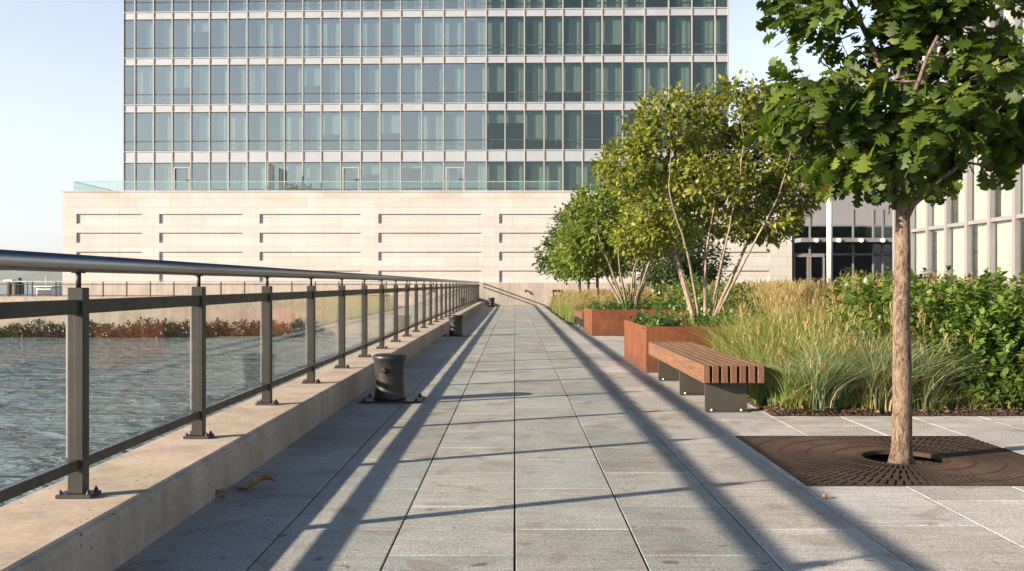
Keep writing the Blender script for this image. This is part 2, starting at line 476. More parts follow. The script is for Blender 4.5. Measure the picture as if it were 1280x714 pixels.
# kerb that carries the railing: cast in lengths
b = MB(); y = -6.0; rk = random.Random(2)
while y < 56.9:
    y1 = min(y+3.9, 56.95)
    pr = [(-2.36, -.04), (-1.79, -.04), (-1.79, .232), (-1.797, .246), (-1.812, .257), (-1.828, .262), (-2.345, .262), (-2.36, .247)]
    k = len(pr); a, c = y+.002, y1-.002
    b.add([(x, a, z) for x, z in pr] + [(x, c, z) for x, z in pr], [(i, i+k, (i+1) % k+k, (i+1) % k) for i in range(k)] + [tuple(range(k)), tuple(range(2*k-1, k-1, -1))], False)
    y = y1
o = b.build('kerb', MAT['concrete']); o['kind'] = 'structure'

# ------------------------------------------------------------------ railing
def railing():
    XR = -2.09; t = thing('waterside_railing', (XR, 4.56, .262), 'long dark metal and glass railing with a round steel handrail along the water', 'railing')
    y0 = 4.56 - 4*1.735; n = 34
    ys = [y0+i*1.735 for i in range(n) if y0+i*1.735 < 56.7]
    yend = 56.9
    b = MB(); b.tube([(XR, y0-1, 1.378), (XR, yend, 1.378)], .0425, 24)
    b.build('handrail', MAT['rail'], t)
    yb = 4.56
    p = MB(); p.box(XR-.038, XR+.038, yb-.034, yb+.034, .281, 1.262, .004); po = p.build('post', MAT['steel'], None)
    po.location = (0, 0, 0)
    # rebuild around its own foot so that copies can simply move
    po.data.transform(Matrix.Translation((-XR, -yb, -.262)))
    po.parent = t; po.location = (0, 0, 0)
    def sub(name, mb, mat):
        o = mb.build(name, mat, None); o.data.transform(Matrix.Translation((-XR, -yb, -.262))); o.parent = po; return o
    q = MB(); q.box(XR-.085, XR+.085, yb-.06, yb+.06, .2635, .281, .003); sub('base_plate', q, MAT['steel'])
    for sx in (-1, 1):
        for sy in (-1, 1):
            q = MB(); q.lathe((XR+sx*.066, yb+sy*.043, .281), [(.0105, 0), (.0105, .012), (.006, .013), (.006, .021)], 6); sub('bolt', q, MAT['steel'])
    q = MB(); q.tube([(XR, yb, 1.262), (XR, yb, 1.338)], .0125, 12); q.box(XR-.022, XR+.022, yb-.03, yb+.03, 1.331, 1.3405, .002)
    sub('stem', q, MAT['steel'])
    q = MB(); q.box(XR-.052, XR-.040, yb-.020, yb+.020, .45, 1.13, .002); sub('glass_clamp', q, MAT['steel_light'])
    posts = [po]
    for y in ys:
        if abs(y-yb) < .01: continue
        c = copy_tree(po, t); c.location = (0, y-yb, 0)
    # rails and panes between the posts
    edges = [y0-1] + ys + [yend]
    for i in range(len(edges)-1):
        a = edges[i]+(.034 if i > 0 else 0); c = edges[i+1]-(.034 if i < len(edges)-2 else 0)
        if c-a < .05: continue
        q = MB(); q.box(XR-.022, XR+.022, a, c, 1.137, 1.205, .003); q.build('top_rail', MAT['steel'], t)
        q = MB(); q.box(XR-.022, XR+.022, a, c, .396, .444, .003); q.build('bottom_rail', MAT['steel'], t)
        q = MB(); q.box(XR-.006, XR+.006, a+.006, c-.006, .445, 1.136); q.build('glass_panel', MAT['railglass'], t)
railing()

# ------------------------------------------------------------------ bollards
def bollard(x, y, label):
    t = thing('mooring_bollard', (x, y, 0), label, 'bollard', 'black mooring bollards along the kerb')
    b = MB()
    prof = [(.0, .02), (.175, .02), (.178, .035), (.168, .06), (.160, .12), (.156, .22), (.158, .32), (.166, .40), (.178, .445), (.186, .47), (.186, .488), (.176, .503), (.15, .512), (.0, .514)]
    b.lathe((x, y, 0), prof, 40); b.build('body', MAT['iron'], t)
    b = MB(); b.box(x-.30, x+.36, y-.26, y+.26, .002, .021, .006); b.build('base_plate', MAT['iron'], t)
    for sx, sy in ((-.25, -.21), (.31, -.21), (.31, .21), (-.25, .21)):
        b = MB(); b.lathe((x+sx, y+sy, .021), [(.022, 0), (.022, .016), (.012, .018), (.012, .03)], 6); b.build('bolt', MAT['iron'], t)
    b = MB(); d = Vector((-.25, -1, 0)).normalized(); p = Vector((x, y, .345)) + d*.145
    b.tube([p, p+d*.032, p+d*.042], [.034, .031, .018], 14); b.build('lug', MAT['iron'], t)
    return t
bollard(-1.37, 10.45, 'nearest and largest black iron mooring bollard beside the kerb')
bollard(-1.45, 23.4, 'middle black mooring bollard, between the near one and the cream wall')
bollard(-1.30, 53.2, 'farthest small black mooring bollard just in front of the cream wall')

# ------------------------------------------------------------------ planters, benches
def planter(y0, y1, h, label):
    x0, x1 = 1.89, 4.62; w = .035
    t = thing('steel_planter', ((x0+x1)/2, (y0+y1)/2, 0), label, 'planter', 'rust coloured steel planters')
    b = MB()
    b.box(x0, x1, y0, y0+w, .004, h, .004); b.box(x0, x1, y1-w, y1, .004, h, .004)
    b.box(x0, x0+w, y0+w+.002, y1-w-.002, .004, h, .004); b.box(x1-w, x1, y0+w+.002, y1-w-.002, .004, h, .004)
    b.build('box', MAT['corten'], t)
    b = MB(); b.box(x0+w, x1-w, y0+w, y1-w, .02, h-.07); b.build('soil', MAT['mulch'], t)
    return t
planter(13.7, 16.45, .665, 'nearer rust brown steel planter behind the near wooden bench')
planter(23.4, 25.95, .645, 'farther rust brown steel planter beside the distant wooden bench')

def bench(y0, y1, legs, label):
    x0, x1 = 1.855, 2.455
    t = thing('park_bench', (x0+.3, (y0+y1)/2, 0), label, 'bench', 'backless slatted wooden benches')
    n = 7; sw = .064; gap = (.6-n*sw)/(n-1)
    for i in range(n):
        a = x0+i*(sw+gap)
        b = MB(); b.box(a, a+sw, y0, y1, .303, .478, .004); b.build('slat', MAT['wood'], t)
    b = MB()
    for yl in legs: b.box(x0+.03, x1-.03, yl-.03, yl+.03, .288, .3025)
    b.build('cross_bar', MAT['plate'], t)
    for yl in legs:
        b = MB(); b.box(1.90, 2.325, yl, yl+.014, .006, .288, .002); b.box(1.90, 2.325, yl-.055, yl, .006, .016, .002)
        lg = b.build('leg', MAT['plate'], t)
        for xx in (1.965, 2.26):
            b = MB(); b.lathe((xx, yl-.03, .016), [(.016, 0), (.016, .01), (.012, .018), (.004, .022)], 12); b.build('bolt', MAT['zinc'], lg)
    return t
bench(9.36, 13.2, (9.52, 10.98, 12.6), 'near long slatted wooden bench on steel plates, in front of the nearer planter')
bench(26.2, 29.75, (26.4, 27.9, 29.4), 'distant slatted wooden bench just behind the farther planter')

# ------------------------------------------------------------------ tree grate
def grate():
    cx, cy, hs = 2.861, 7.03, 1.0
    t = thing('tree_grate', (cx, cy, 0), 'large square brown iron grate with radial slots round the oak trunk', 'tree grate')
    zt, zb = -.0005, -.03
    b = MB()
    fw = .035
    b.box(cx-hs, cx+hs, cy-hs, cy-hs+fw, zb, zt); b.box(cx-hs, cx+hs, cy+hs-fw, cy+hs, zb, zt)
    b.box(cx-hs, cx-hs+fw, cy-hs+fw, cy+hs-fw, zb, zt); b.box(cx+hs-fw, cx+hs, cy-hs+fw, cy+hs-fw, zb, zt)
    b.build('frame', MAT['grate'], t)
    b = MB()
    def rmax(a): return (hs-fw+.002)/max(abs(math.cos(a)), abs(math.sin(a)))
    def cell(a0, a1, r0, r1):
        # r1 None: out to the frame
        steps = [a0 + (a1-a0)*k/3 for k in range(4)]
        ins = []; outs = []
        for a in steps:
            m = rmax(a)
            ins.append(min(r0, m)); outs.append(min(r1, m) if r1 else m)
        if all(o-i < .004 for i, o in zip(ins, outs)): return
        vs = []
        for a, i, o in zip(steps, ins, outs):
            vs += [(cx+i*math.cos(a), cy+i*math.sin(a), zt), (cx+o*math.cos(a), cy+o*math.sin(a), zt),
                   (cx+i*math.cos(a), cy+i*math.sin(a), zb), (cx+o*math.cos(a), cy+o*math.sin(a), zb)]
        fs = []
        for k in range(3):
            a = k*4; c = a+4
            fs += [(a, a+1, c+1, c), (a+2, a, c, c+2), (a+1, a+3, c+3, c+1)]
        fs += [(0, 2, 3, 1), (12, 13, 15, 14)]
        b.add(vs, fs, False)
    rings = [(.285, .325), (.475, .50), (.665, .69), (.86, .885), (1.06, 1.085), (1.24, 1.265)]
    for r0, r1 in rings:
        for k in range(96): cell(2*math.pi*k/96, 2*math.pi*(k+1)/96, r0, r1)
    for i in range(len(rings)):
        r0 = rings[i][1]; r1 = rings[i+1][0] if i+1 < len(rings) else None
        nb = 72 if i < 1 else (96 if i < 3 else 120)
        slot = .015/((r0+(r1 or 1.4))/2)
        for k in range(nb):
            a0 = 2*math.pi*k/nb; a1 = 2*math.pi*(k+1)/nb-slot
            cell(a0, a1, r0-.001, (r1+.001) if r1 else None)
    b.build('slotted_plate', MAT['grate'], t)
    p = MB(); p.box(cx-hs, cx+hs, cy-hs, cy+hs, -.10, -.085)
    p.build('pit_soil', MAT['pit'], t)
grate()
# cut the dark joint layer away is not needed: its top lies 11 mm down, so sink it under the grate
g = bpy.data.objects['ground']
bm = MB(); bm.box(-1.86, 1.852, -8, 75, -1.2, -.025); bm.box(1.852, 3.87, -8, 6.025, -1.2, -.025)
bm.box(1.852, 3.87, 8.035, 75, -1.2, -.025); bm.box(3.87, 60, -8, 75, -1.2, -.025); bm.box(1.852, 3.87, 6.025, 8.035, -1.2, -.11)
bpy.data.objects.remove(g); g = bm.build('ground', MAT['joint']); g['kind'] = 'structure'

# ------------------------------------------------------------------ leaves, grass and trees
def unit(a): return a/np.maximum(np.linalg.norm(a, axis=-1, keepdims=True), 1e-9)
def oak_template():
    ys = np.array([0, .07, .15, .20, .26, .31, .36, .42, .49, .55, .60, .66, .73, .79, .84, .90, .96, 1.0])
    ws = np.array([.016, .025, .09, .165, .175, .10, .09, .24, .30, .27, .14, .15, .30, .29, .17, .17, .13, .03])
    dy = np.array([0, 0, .01, .03, .03, .0, .0, .02, .045, .03, .0, .0, .03, .02, .0, .01, 0, 0])
    ''', .19, .27, .36, .45, .54, .63, .72, .81, .90, 1.0])
    ws = np.array([.018, .03, .15, .07, .25, .11, .34, .15, .30, .13, .17, .0])
    dy = np.array([0, 0, .05, -.01, .06, -.01, .07, -.01, .07, 0, .06, 0])
    '''
    V = []; n = len(ys)
    for i in range(n):
        for s in (-1, 0, 1):
            V.append((s*ws[i], ys[i] + (dy[i] if s else 0), (-.22*ws[i] if s else 0)*1.0 - .16*ys[i]**2))
    F = []
    for i in range(n-1):
        a = 3*i
        F += [(a, a+1, a+4, a+3), (a+1, a+2, a+5, a+4)]
    return np.array(V), np.array(F)
def oval_template():
    V = np.array([(0, 0, 0), (-.27, .28, .07), (0, .28, 0), (.27, .28, .07), (-.26, .62, .05), (0, .62, -.03), (.26, .62, .05), (0, 1, -.12)])
    F = np.array([(0, 3, 2), (0, 2, 1), (2, 3, 6), (2, 6, 5), (1, 2, 5), (1, 5, 4), (5, 6, 7), (4, 5, 7)])
    return V, F
def rhomb_template():
    V = np.array([(0, 0, 0), (.3, .45, .08), (0, 1, -.08), (-.3, .45, .08)])
    return V, np.array([(0, 1, 2), (0, 2, 3)])
OAK, OVAL, RHOMB = oak_template(), oval_template(), rhomb_template()
def leaves(tpl, P, D, NRM, L, W, C):
    tv, tf = tpl; n = len(P); k = len(tv)
    D = unit(D); X = unit(np.cross(D, NRM)); Z = np.cross(X, D)
    V = P[:, None, :] + X[:, None, :]*(tv[None, :, 0:1]*(L*W)[:, None, None]) + D[:, None, :]*(tv[None, :, 1:2]*L[:, None, None]) + Z[:, None, :]*(tv[None, :, 2:3]*L[:, None, None])
    F = tf[None] + (np.arange(n)*k)[:, None, None]
    return V.reshape(-1, 3), F.reshape(-1, tf.shape[1]), np.repeat(C, k, axis=0)

def grow(base_paths, targets, rng, r_twig=.006, sag=.0, grow_up=.25):
    """connect every target to the growing skeleton; returns list of polylines (points, r0, r1)"""
    nodes = []; rad = []
    for pts, rr in base_paths:
        for p, r in zip(pts, rr): nodes.append(p); rad.append(r)
    nodes = [np.array(p, float) for p in nodes]; out = []
    arr = np.array(nodes); ra = np.array(rad)
    d0 = [np.min(np.linalg.norm(arr-t, axis=1)) for t in targets]
    for i in np.argsort(d0):
        t = targets[i]
        v = arr - t; dist = np.linalg.norm(v, axis=1)
        pen = dist + np.maximum(0, v[:, 2]+.05)*1.5 + np.maximum(0, .012-ra)*8
        j = int(np.argmin(pen)); p = arr[j]; L = np.linalg.norm(t-p)
        if L < .03: continue
        nseg = max(2, int(L/.12)); u = np.linspace(0, 1, nseg+1)[1:, None]
        mid = (p+t)/2 + np.array([0, 0, -grow_up*.35*L]) + rng.normal(0, .05*L, 3)
        pts = (1-u)**2*p + 2*u*(1-u)*mid + u**2*t
        r0 = min(ra[j]*.75, .008+.012*L); r1 = r_twig*.55
        rr = r0 + (r1-r0)*u[:, 0]
        out.append((np.vstack([p[None], pts]), np.concatenate([[r0], rr])))
        arr = np.vstack([arr, pts]); ra = np.concatenate([ra, rr])
    return out

def lobes_points(lobes, n, rng, shell=.55):
    vol = np.array([l[3]*l[4]*l[5] for l in lobes])**.72; vol /= vol.sum()
    P = []
    for l, c in zip(lobes, rng.multinomial(n, vol)):
        d = unit(rng.normal(size=(c, 3))); r = rng.uniform(shell**3, 1, c)**(1/3)
        P.append(np.array(l[:3]) + d*r[:, None]*np.array(l[3:6]))
    return np.vstack(P)

def tree(name, base, trunk_paths, lobes, n_t, per, lsize, tpl, palette, bark, label, cat, seed, group=None, spread=.16, width=.9, leafmat='leaf', shell=.45, droop=.35, twig=.006, ring=8, trunk_name='trunk'):
    rng = np.random.default_rng(seed); base = np.array(base, float)
    t = thing(name, tuple(base), label, cat, group)
    paths = [(base+np.array(p), np.array(r)) for p, r in trunk_paths]
    T = base + lobes_points(lobes, n_t, rng, shell)
    br = grow(paths, T, rng, twig)
    m = MB()
    for p, r in paths: m.tube(p, list(r), ring)
    m.build(trunk_name, bark, t)
    m = MB()
    for p, r in br: m.tube(p, list(r), 5)
    m.build('branches', bark, t)
    # leaves round each twig's outer half
    P = []; D = []
    ctr = np.mean(T, axis=0)
    for p, r in br:
        k = rng.poisson(per)
        if k == 0: continue
        u = rng.uniform(.45, 1.0, k)*(len(p)-1); i = np.minimum(u.astype(int), len(p)-2); f = (u-i)[:, None]
        q = p[i]*(1-f)+p[i+1]*f
        ax = unit((p[-1]-p[-2])[None])
        side = unit(rng.normal(size=(k, 3)))
        P.append(q + side*rng.uniform(0, spread, (k, 1))); D.append(ax*.5 + side*.9)
    P = np.vstack(P); D = np.vstack(D); n = len(P)
    outw = unit(P-ctr)
    D = unit(D + outw*.5 + np.array([0, 0, -droop]) + rng.normal(0, .25, (n, 3)))
    NR = unit(np.array([0, 0, 1.0]) + outw*.55 + rng.normal(0, .55, (n, 3)))
    L = lsize*rng.uniform(.65, 1.2, n); W = width*rng.uniform(.85, 1.15, n)
    pal = np.array([c[:3] for c in palette]); pw = np.array([c[3] for c in palette]); pw = pw/pw.sum()
    C = pal[rng.choice(len(pal), n, p=pw)]*rng.uniform(.75, 1.25, (n, 1))
    V, F, CC = leaves(tpl, P, D, NR, L, W, C)
    np_mesh('crown', V, F, CC, MAT[leafmat], t)
    return t

def path(pts, r0, r1, n=14, wob=.0, seed=0):
    rng = np.random.default_rng(seed)
    pts = np.array(pts, float); k = len(pts); u = np.linspace(0, k-1, n)
    out = []
    for x in u:      # catmull-rom
        i = min(int(x), k-2); f = x-i
        p0, p1, p2, p3 = pts[max(i-1, 0)], pts[i], pts[i+1], pts[min(i+2, k-1)]
        out.append(.5*((2*p1)+(p2-p0)*f+(2*p0-5*p1+4*p2-p3)*f*f+(3*p1-p0-3*p2+p3)*f**3))
    out = np.array(out) + rng.normal(0, wob, (n, 3))*np.linspace(0, 1, n)[:, None]
    return out, np.linspace(r0, r1, n)

# the oak beside the promenade
oak_base = (2.815, 6.93, -.03)
tp = path([(0, 0, 0), (.005, 0, .5), (.0, .0, 1.1), (.015, .01, 1.8), (.01, .02, 2.5), (.03, 0, 3.2), (0, .03, 4.6)], .078, .022, 26, .006, 2)
tp[1][:] = np.interp(np.linspace(0, 1, 26), [0, .02, .06, .20, .39, .55, 1], [.098, .080, .071, .066, .057, .045, .016])
limbs = [tp,
         path([(.012, .01, 1.74), (.10, -.02, 1.92), (.35, -.1, 2.15), (.75, -.1, 2.4)], .032, .012, 8, .01, 3),
         path([(.01, .02, 1.9), (-.2, -.05, 2.1), (-.5, -.1, 2.35), (-.8, -.1, 2.55)], .030, .011, 8, .01, 4),
         path([(.01, .02, 2.45), (-.12, .0, 2.8), (-.3, -.05, 3.2), (-.5, 0, 3.6)], .032, .011, 8, .01, 5),
         path([(.02, .02, 2.5), (.15, -.05, 2.8), (.38, -.1, 3.15), (.5, -.1, 3.6)], .030, .011, 8, .01, 6),
         path([(.01, .02, 2.1), (.1, .3, 2.3), (.2, .6, 2.6), (.2, .8, 2.9)], .028, .010, 8, .01, 7),
         path([(.01, .02, 2.2), (-.1, -.3, 2.4), (-.15, -.6, 2.6), (-.1, -.8, 2.9)], .026, .010, 8, .01, 8)]
oak_lobes = [(-.60, -.05, 2.46, .44, .6, .38), (-.22, -.2, 2.14, .46, .5, .33), (.40, -.15, 2.22, .45, .5, .30), (.62, 0, 2.65, .5, .55, .42),
             (.0, .35, 2.55, .6, .5, .45), (-.30, 0, 3.28, .62, .6, .38), (.42, 0, 3.25, .6, .6, .42), (0, 0, 4.05, .85, .85, .6), (.88, -.1, 2.38, .38, .5, .32),
             (-.7, .1, 3.45, .34, .45, .26), (.05, -.45, 2.5, .45, .35, .35)]
oakpal = [(.050, .086, .012, 4), (.075, .115, .015, 4), (.12, .155, .026, 2.4), (.032, .058, .010, 2.6), (.34, .20, .055, .05), (.22, .16, .04, .05)]
tree('oak_tree', oak_base, limbs, [(a, b_, c+.08, d_, e, f) for a, b_, c, d_, e, f in oak_lobes], 430, 12.5, .142, OAK, oakpal, MAT['oakbark'], 'young oak with a bare straight trunk and large lobed leaves in the iron grate', 'tree', 11, spread=.10, width=1.3, droop=.55, ring=16)

def fan(n, hgt, spread, r, seed, z0=0, n_lean=0):
    rng = np.random.default_rng(seed); ps = []
    for i in range(n):
        a = 2*math.pi*(i+rng.uniform(-.3, .3))/n; s = spread*rng.uniform(.55, 1.1); h = hgt*rng.uniform(.85, 1.05)
        c, sn = math.cos(a), math.sin(a)
        b0 = .10+.04*rng.uniform()
        ps.append(path([(c*b0, sn*b0, z0), (c*(b0+s*.16), sn*(b0+s*.16), h*.17), (c*s*.55, sn*s*.55, h*.46), (c*s*.82+rng.normal(0, .08), sn*s*.82, h*.76), (c*s, sn*s, h)], r*rng.uniform(.75, 1.1), .006, 22, .006, seed*31+i))
    return ps
olive = [(.15, .175, .028, 3), (.20, .22, .04, 3), (.10, .13, .022, 2.5), (.27, .26, .07, 1.8), (.20, .105, .035, .2)]
mid = [(.105, .155, .024, 3), (.145, .19, .032, 3), (.07, .115, .02, 2), (.19, .215, .045, 1.4)]
dark = [(.045, .085, .018, 3), (.06, .105, .022, 3), (.035, .065, .016, 2), (.085, .125, .03, .8)]
b1 = (2.98, 15.0, .58)
l1 = [(-1.0, 0, 1.45, .5, .7, .3), (.4, .2, 1.75, .6, .7, .3), (-1.22, 0, 2.55, .48, .7, .45), (-.5, .0, 3.2, .6, .7, .58), (.55, 0, 3.38, .7, .8, .52), (.95, .1, 2.75, .6, .7, .6), (1.45, .1, 2.3, .5, .7, .6), (1.4, .2, 3.2, .45, .6, .4), (.05, -.1, 2.3, .9, .9, .42),
      (1.0, 0, 1.72, .5, .7, .33), (-.75, 0, 1.85, .5, .7, .32), (.2, .5, 2.7, .8, .5, .5), (-.95, .2, 3.0, .38, .5, .35), (1.15, .2, 3.5, .45, .5, .3)]
tree('multi_stem_tree', b1, fan(11, 2.75, 1.35, .036, 21), l1, 1250, 17, .092, OVAL, olive, MAT['paleb'], 'tall multi-stemmed tree with pale stems and olive leaves in the nearer planter', 'tree', 22, 'multi-stemmed trees in the planters', spread=.17, width=1.0, trunk_name='stems')
b2 = (2.95, 24.6, .56)
l2 = [(-.7, 0, 2.55, 1.0, .9, .75), (.2, 0, 3.3, .9, .9, .7), (1.0, 0, 2.1, .8, .8, .6), (-1.1, 0, 1.65, .75, .8, .42), (.1, 0, 1.9, .8, .8, .5), (1.2, 0, 3.0, .7, .7, .6)]
tree('multi_stem_tree', b2, fan(10, 2.4, 1.2, .04, 33), l2, 760, 15, .125, OVAL, mid, MAT['paleb'], 'smaller multi-stemmed tree with spreading pale stems in the farther planter', 'tree', 34, 'multi-stemmed trees in the planters', spread=.24, width=1.0, trunk_name='stems')
def round_tree(x, y, h, r, label, pal, seed, zlow=1.6, n=520, per=16):
    lb = [(0, 0, h*.62, r*.8, r*.8, h*.28), (-r*.5, 0, h*.5, r*.6, r*.7, h*.2), (r*.5, .1, h*.52, r*.6, r*.7, h*.2), (0, .1, h*.8, r*.6, r*.6, h*.2), (-r*.3, -.2, zlow+.5, r*.7, r*.6, .5), (r*.4, -.1, zlow+.6, r*.55, r*.6, .45)]
    tree('shade_tree', (x, y, .02), [path([(0, 0, 0), (.02, 0, h*.3), (0, .03, h*.6), (.03, 0, h*.92)], .075, .02, 14, .01, seed)], lb, n, per, .15, RHOMB, pal, MAT['darkb'], label, 'tree', seed, 'round trees by the cream wall', spread=.32, width=1.1)
round_tree(PX(746, 36), 36, 5.0, 1.75, 'mid green round tree on a thin trunk nearest the path before the cream wall', mid, 41)
round_tree(PX(724, 43), 43, 5.2, 1.8, 'round tree whose slim trunk stands just behind the litter bin', dark, 42)
round_tree(PX(735, 47), 47, 5.0, 1.7, 'dark green tree standing closest to the cream wall', dark, 43)
round_tree(PX(852, 40), 40, 4.3, 1.75, 'dark bushy tree seen through the stems between both planters', dark, 44, 1.1)

# shrubs made of leafy shoots
def shrub(name, boxes, n_sh, per, lsize, pal, label, cat, seed, kind=None, group=None, up=.7, tpl=OVAL, width=1.1, stems=True, zbase=.03):
    """boxes: ellipsoid mounds (cx, cy, cz, rx, ry, rz)"""
    rng = np.random.default_rng(seed)
    T = lobes_points(boxes, n_sh, rng, .55); T = T[T[:, 2] > zbase+.05]
    c0 = np.mean(T, axis=0)
    cen = np.array([b[:3] for b in boxes])
    near = cen[np.argmin(np.linalg.norm(T[:, None]-cen[None], axis=2), axis=1)]
    outw = unit(T-near)
    ax = unit(outw*.8 + np.array([0, 0, up]) + rng.normal(0, .35, T.shape))
    k = per; n = len(T)*k
    s = np.tile(np.linspace(0, 1, k), len(T)); A = np.repeat(ax, k, axis=0)
    Ls = np.repeat(rng.uniform(1.4, 2.6, len(T))*lsize, k)
    P = np.repeat(T, k, axis=0) - A*(Ls*(1-s))[:, None]
    ang = s*2.4*k + np.repeat(rng.uniform(0, 6, len(T)), k)
    ref = unit(np.cross(A, np.array([.3, .2, 1.]))); r2 = np.cross(A, ref)
    rad = ref*np.cos(ang)[:, None] + r2*np.sin(ang)[:, None]
    D = unit(rad + A*(.25+.6*s)[:, None] + rng.normal(0, .18, (n, 3)))
    NR = unit(A + np.array([0, 0, .4]) + rng.normal(0, .25, (n, 3)))
    L = lsize*rng.uniform(.65, 1.2, n)
    palc = np.array([c[:3] for c in pal]); pw = np.array([c[3] for c in pal]); pw = pw/pw.sum()
    C = palc[np.repeat(rng.choice(len(pal), len(T), p=pw), k)]*rng.uniform(.78, 1.22, (n, 1))
    V, F, CC = leaves(tpl, P, D, NR, L, np.full(n, width), C)
    t = thing(name, (float(c0[0]), float(c0[1]), zbase), label, cat, group)
    if kind: t['kind'] = kind
    f = np_mesh('foliage', V, F, CC, MAT['shrubleaf'], t)
    if kind: f['kind'] = kind
    if stems:
        m = MB()
        for i in rng.choice(len(T), min(len(T), 160), replace=False):
            b = near[i].copy(); b[2] = zbase; b[:2] += rng.normal(0, .12, 2)
            m.tube([b, (b+T[i])/2 + rng.normal(0, .04, 3), T[i]-ax[i]*lsize], [.009, .006, .003], 4)
        m.build('twigs', MAT['darkb'], t)
    return t
hedgepal = [(.080, .140, .022, 3), (.115, .180, .028, 3), (.055, .10, .018, 2), (.16, .215, .04, 1.4)]
# hedge on the right: mounds along a slanting front
hb = []
rh = random.Random(5)
for i in range(9):
    u = i/8; x = 4.1 + u*3.0; y = 10.2 - u*.75 + rh.uniform(-.15, .15)
    hb.append((x, y+.25, .62, .55, .75, .80+rh.uniform(-.06, .06)))
    hb.append((x+.1, y+1.2, .72, .6, .75, .74+rh.uniform(-.06, .06)))
hb += [(4.62, 9.62, .30, .36, .34, .36), (5.0, 9.52, .34, .4, .34, .40), (5.4, 9.5, .34, .4, .34, .42), (4.75, 9.85, .62, .45, .45, .5), (5.3, 9.85, .7, .5, .5, .55), (5.0, 10.2, .75, .6, .6, .68), (4.3, 10.55, .5, .45, .5, .62)]
shrub('broadleaf_hedge', hb, 3300, 9, .080, hedgepal, 'dense glossy green hedge filling the bed behind the iron grate', 'hedge', 51)
shrub('leafy_shrub', [(4.5, 19.6, .5, .7, .9, .8), (4.1, 21.0, .5, .8, .9, .85), (4.9, 21.4, .6, .8, .9, .9)], 500, 8, .10, hedgepal, 'low bright green shrub growing behind the nearer planter', 'shrub', 52)
shrub('leafy_shrub', [(4.6, 28, .6, .9, 1, .9), (5.6, 29.5, .6, 1.1, 1, 1.0), (3.7, 31, .5, .7, .9, .8)], 420, 8, .12, hedgepal, 'green shrub mound behind the farther planter', 'shrub', 53)
shrub('leafy_shrub', [(6.9, 15.2, .6, .8, .8, .8), (7.8, 15.8, .6, .8, .8, .8), (7.4, 17.4, .6, 1, .8, .95)], 460, 8, .10, hedgepal, 'green shrub before the dark glass entrance, behind the tall grass', 'shrub', 54)

shrub('leafy_shrub', [(4.66, 9.52, .30, .36, .28, .34), (5.0, 9.48, .34, .38, .28, .38), (5.4, 9.5, .34, .38, .30, .40), (4.4, 9.75, .25, .3, .3, .3), (4.8, 9.72, .65, .45, .35, .4)], 1100, 9, .08, hedgepal, 'low rounded glossy shrub at the front of the hedge by the paving edge', 'shrub', 55)
gcpal = [(.055, .115, .030, 3), (.085, .155, .035, 3), (.04, .08, .022, 2)]
def groundcover(y0, y1, z, seed, label):
    rng = random.Random(seed); bx = []
    for i in range(34):
        bx.append((rng.uniform(2.1, 4.4), rng.uniform(y0+.2, y1-.2), z+.02, .24, .24, .16+rng.uniform(0, .12)))
    for i in range(9): bx.append((2.02+i*.28, y0+.16, z+.03, .2, .14, .15+rng.uniform(0, .08)))
    for i in range(9): bx.append((2.06, y0+.16+i*.28, z+.03, .13, .2, .13+rng.uniform(0, .08)))
    shrub('groundcover_plant', bx, 760, 8, .062, gcpal, label, 'ground cover', seed, 'stuff', None, .9, OVAL, 1.25, False, z-.1)
groundcover(13.72, 16.42, .62, 61, 'low leafy green plants filling the nearer steel planter')
groundcover(23.42, 25.93, .60, 62, 'low leafy green plants filling the farther steel planter')

# grasses
def blades(P, H, rng, lean, width, cols, seg=5, curve=1.0, wind=(.18, .05), tipw=.15):
    """P (n,3) feet, H heights; cols (n,2,3) foot and tip colours"""
    n = len(P); a = rng.uniform(0, 2*np.pi, n); ln = lean*rng.uniform(.15, 1.0, n)
    d = np.stack([np.cos(a), np.sin(a), np.zeros(n)], 1)*ln[:, None] + np.array([wind[0], wind[1], 0])*rng.uniform(.3, 1, (n, 1))
    s = np.linspace(0, 1, seg+1)
    pos = P[:, None, :] + d[:, None, :]*(s[None, :, None]**(1+curve))*H[:, None, None]
    pos[:, :, 2] += H[:, None]*(s[None]*(1 - .32*np.linalg.norm(d, axis=1)[:, None]*s[None]**2))
    b = rng.uniform(0, 2*np.pi, n); side = np.stack([np.cos(b), np.sin(b), np.zeros(n)], 1)
    w = width*rng.uniform(.6, 1.3, n)[:, None]*(1-s[None]*(1-tipw))*.5
    Lf = pos - side[:, None, :]*w[:, :, None]; Rt = pos + side[:, None, :]*w[:, :, None]
    V = np.stack([Lf, Rt], 2).reshape(n, -1, 3)
    k = 2*(seg+1)
    f = np.array([(2*i, 2*i+1, 2*i+3, 2*i+2) for i in range(seg)])
    F = f[None] + (np.arange(n)*k)[:, None, None]
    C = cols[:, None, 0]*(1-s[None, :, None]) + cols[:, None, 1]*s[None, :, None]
    C = np.repeat(C, 2, axis=1)
    return V.reshape(-1, 3), F.reshape(-1, 4), C.reshape(-1, 3), pos[:, -1]
def pick(pal, n, rng):
    p = np.array([c[:3] for c in pal]); w = np.array([c[3] for c in pal]); w = w/w.sum()
    return p[rng.choice(len(p), n, p=w)]*rng.uniform(.75, 1.25, (n, 1))
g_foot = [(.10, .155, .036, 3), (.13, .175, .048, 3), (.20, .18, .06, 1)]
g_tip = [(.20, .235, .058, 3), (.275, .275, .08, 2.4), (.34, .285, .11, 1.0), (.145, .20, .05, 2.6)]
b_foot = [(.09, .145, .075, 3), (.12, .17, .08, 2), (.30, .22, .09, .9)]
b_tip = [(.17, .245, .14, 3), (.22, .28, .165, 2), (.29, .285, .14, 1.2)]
t_foot = [(.09, .12, .035, 3), (.15, .14, .05, 2)]
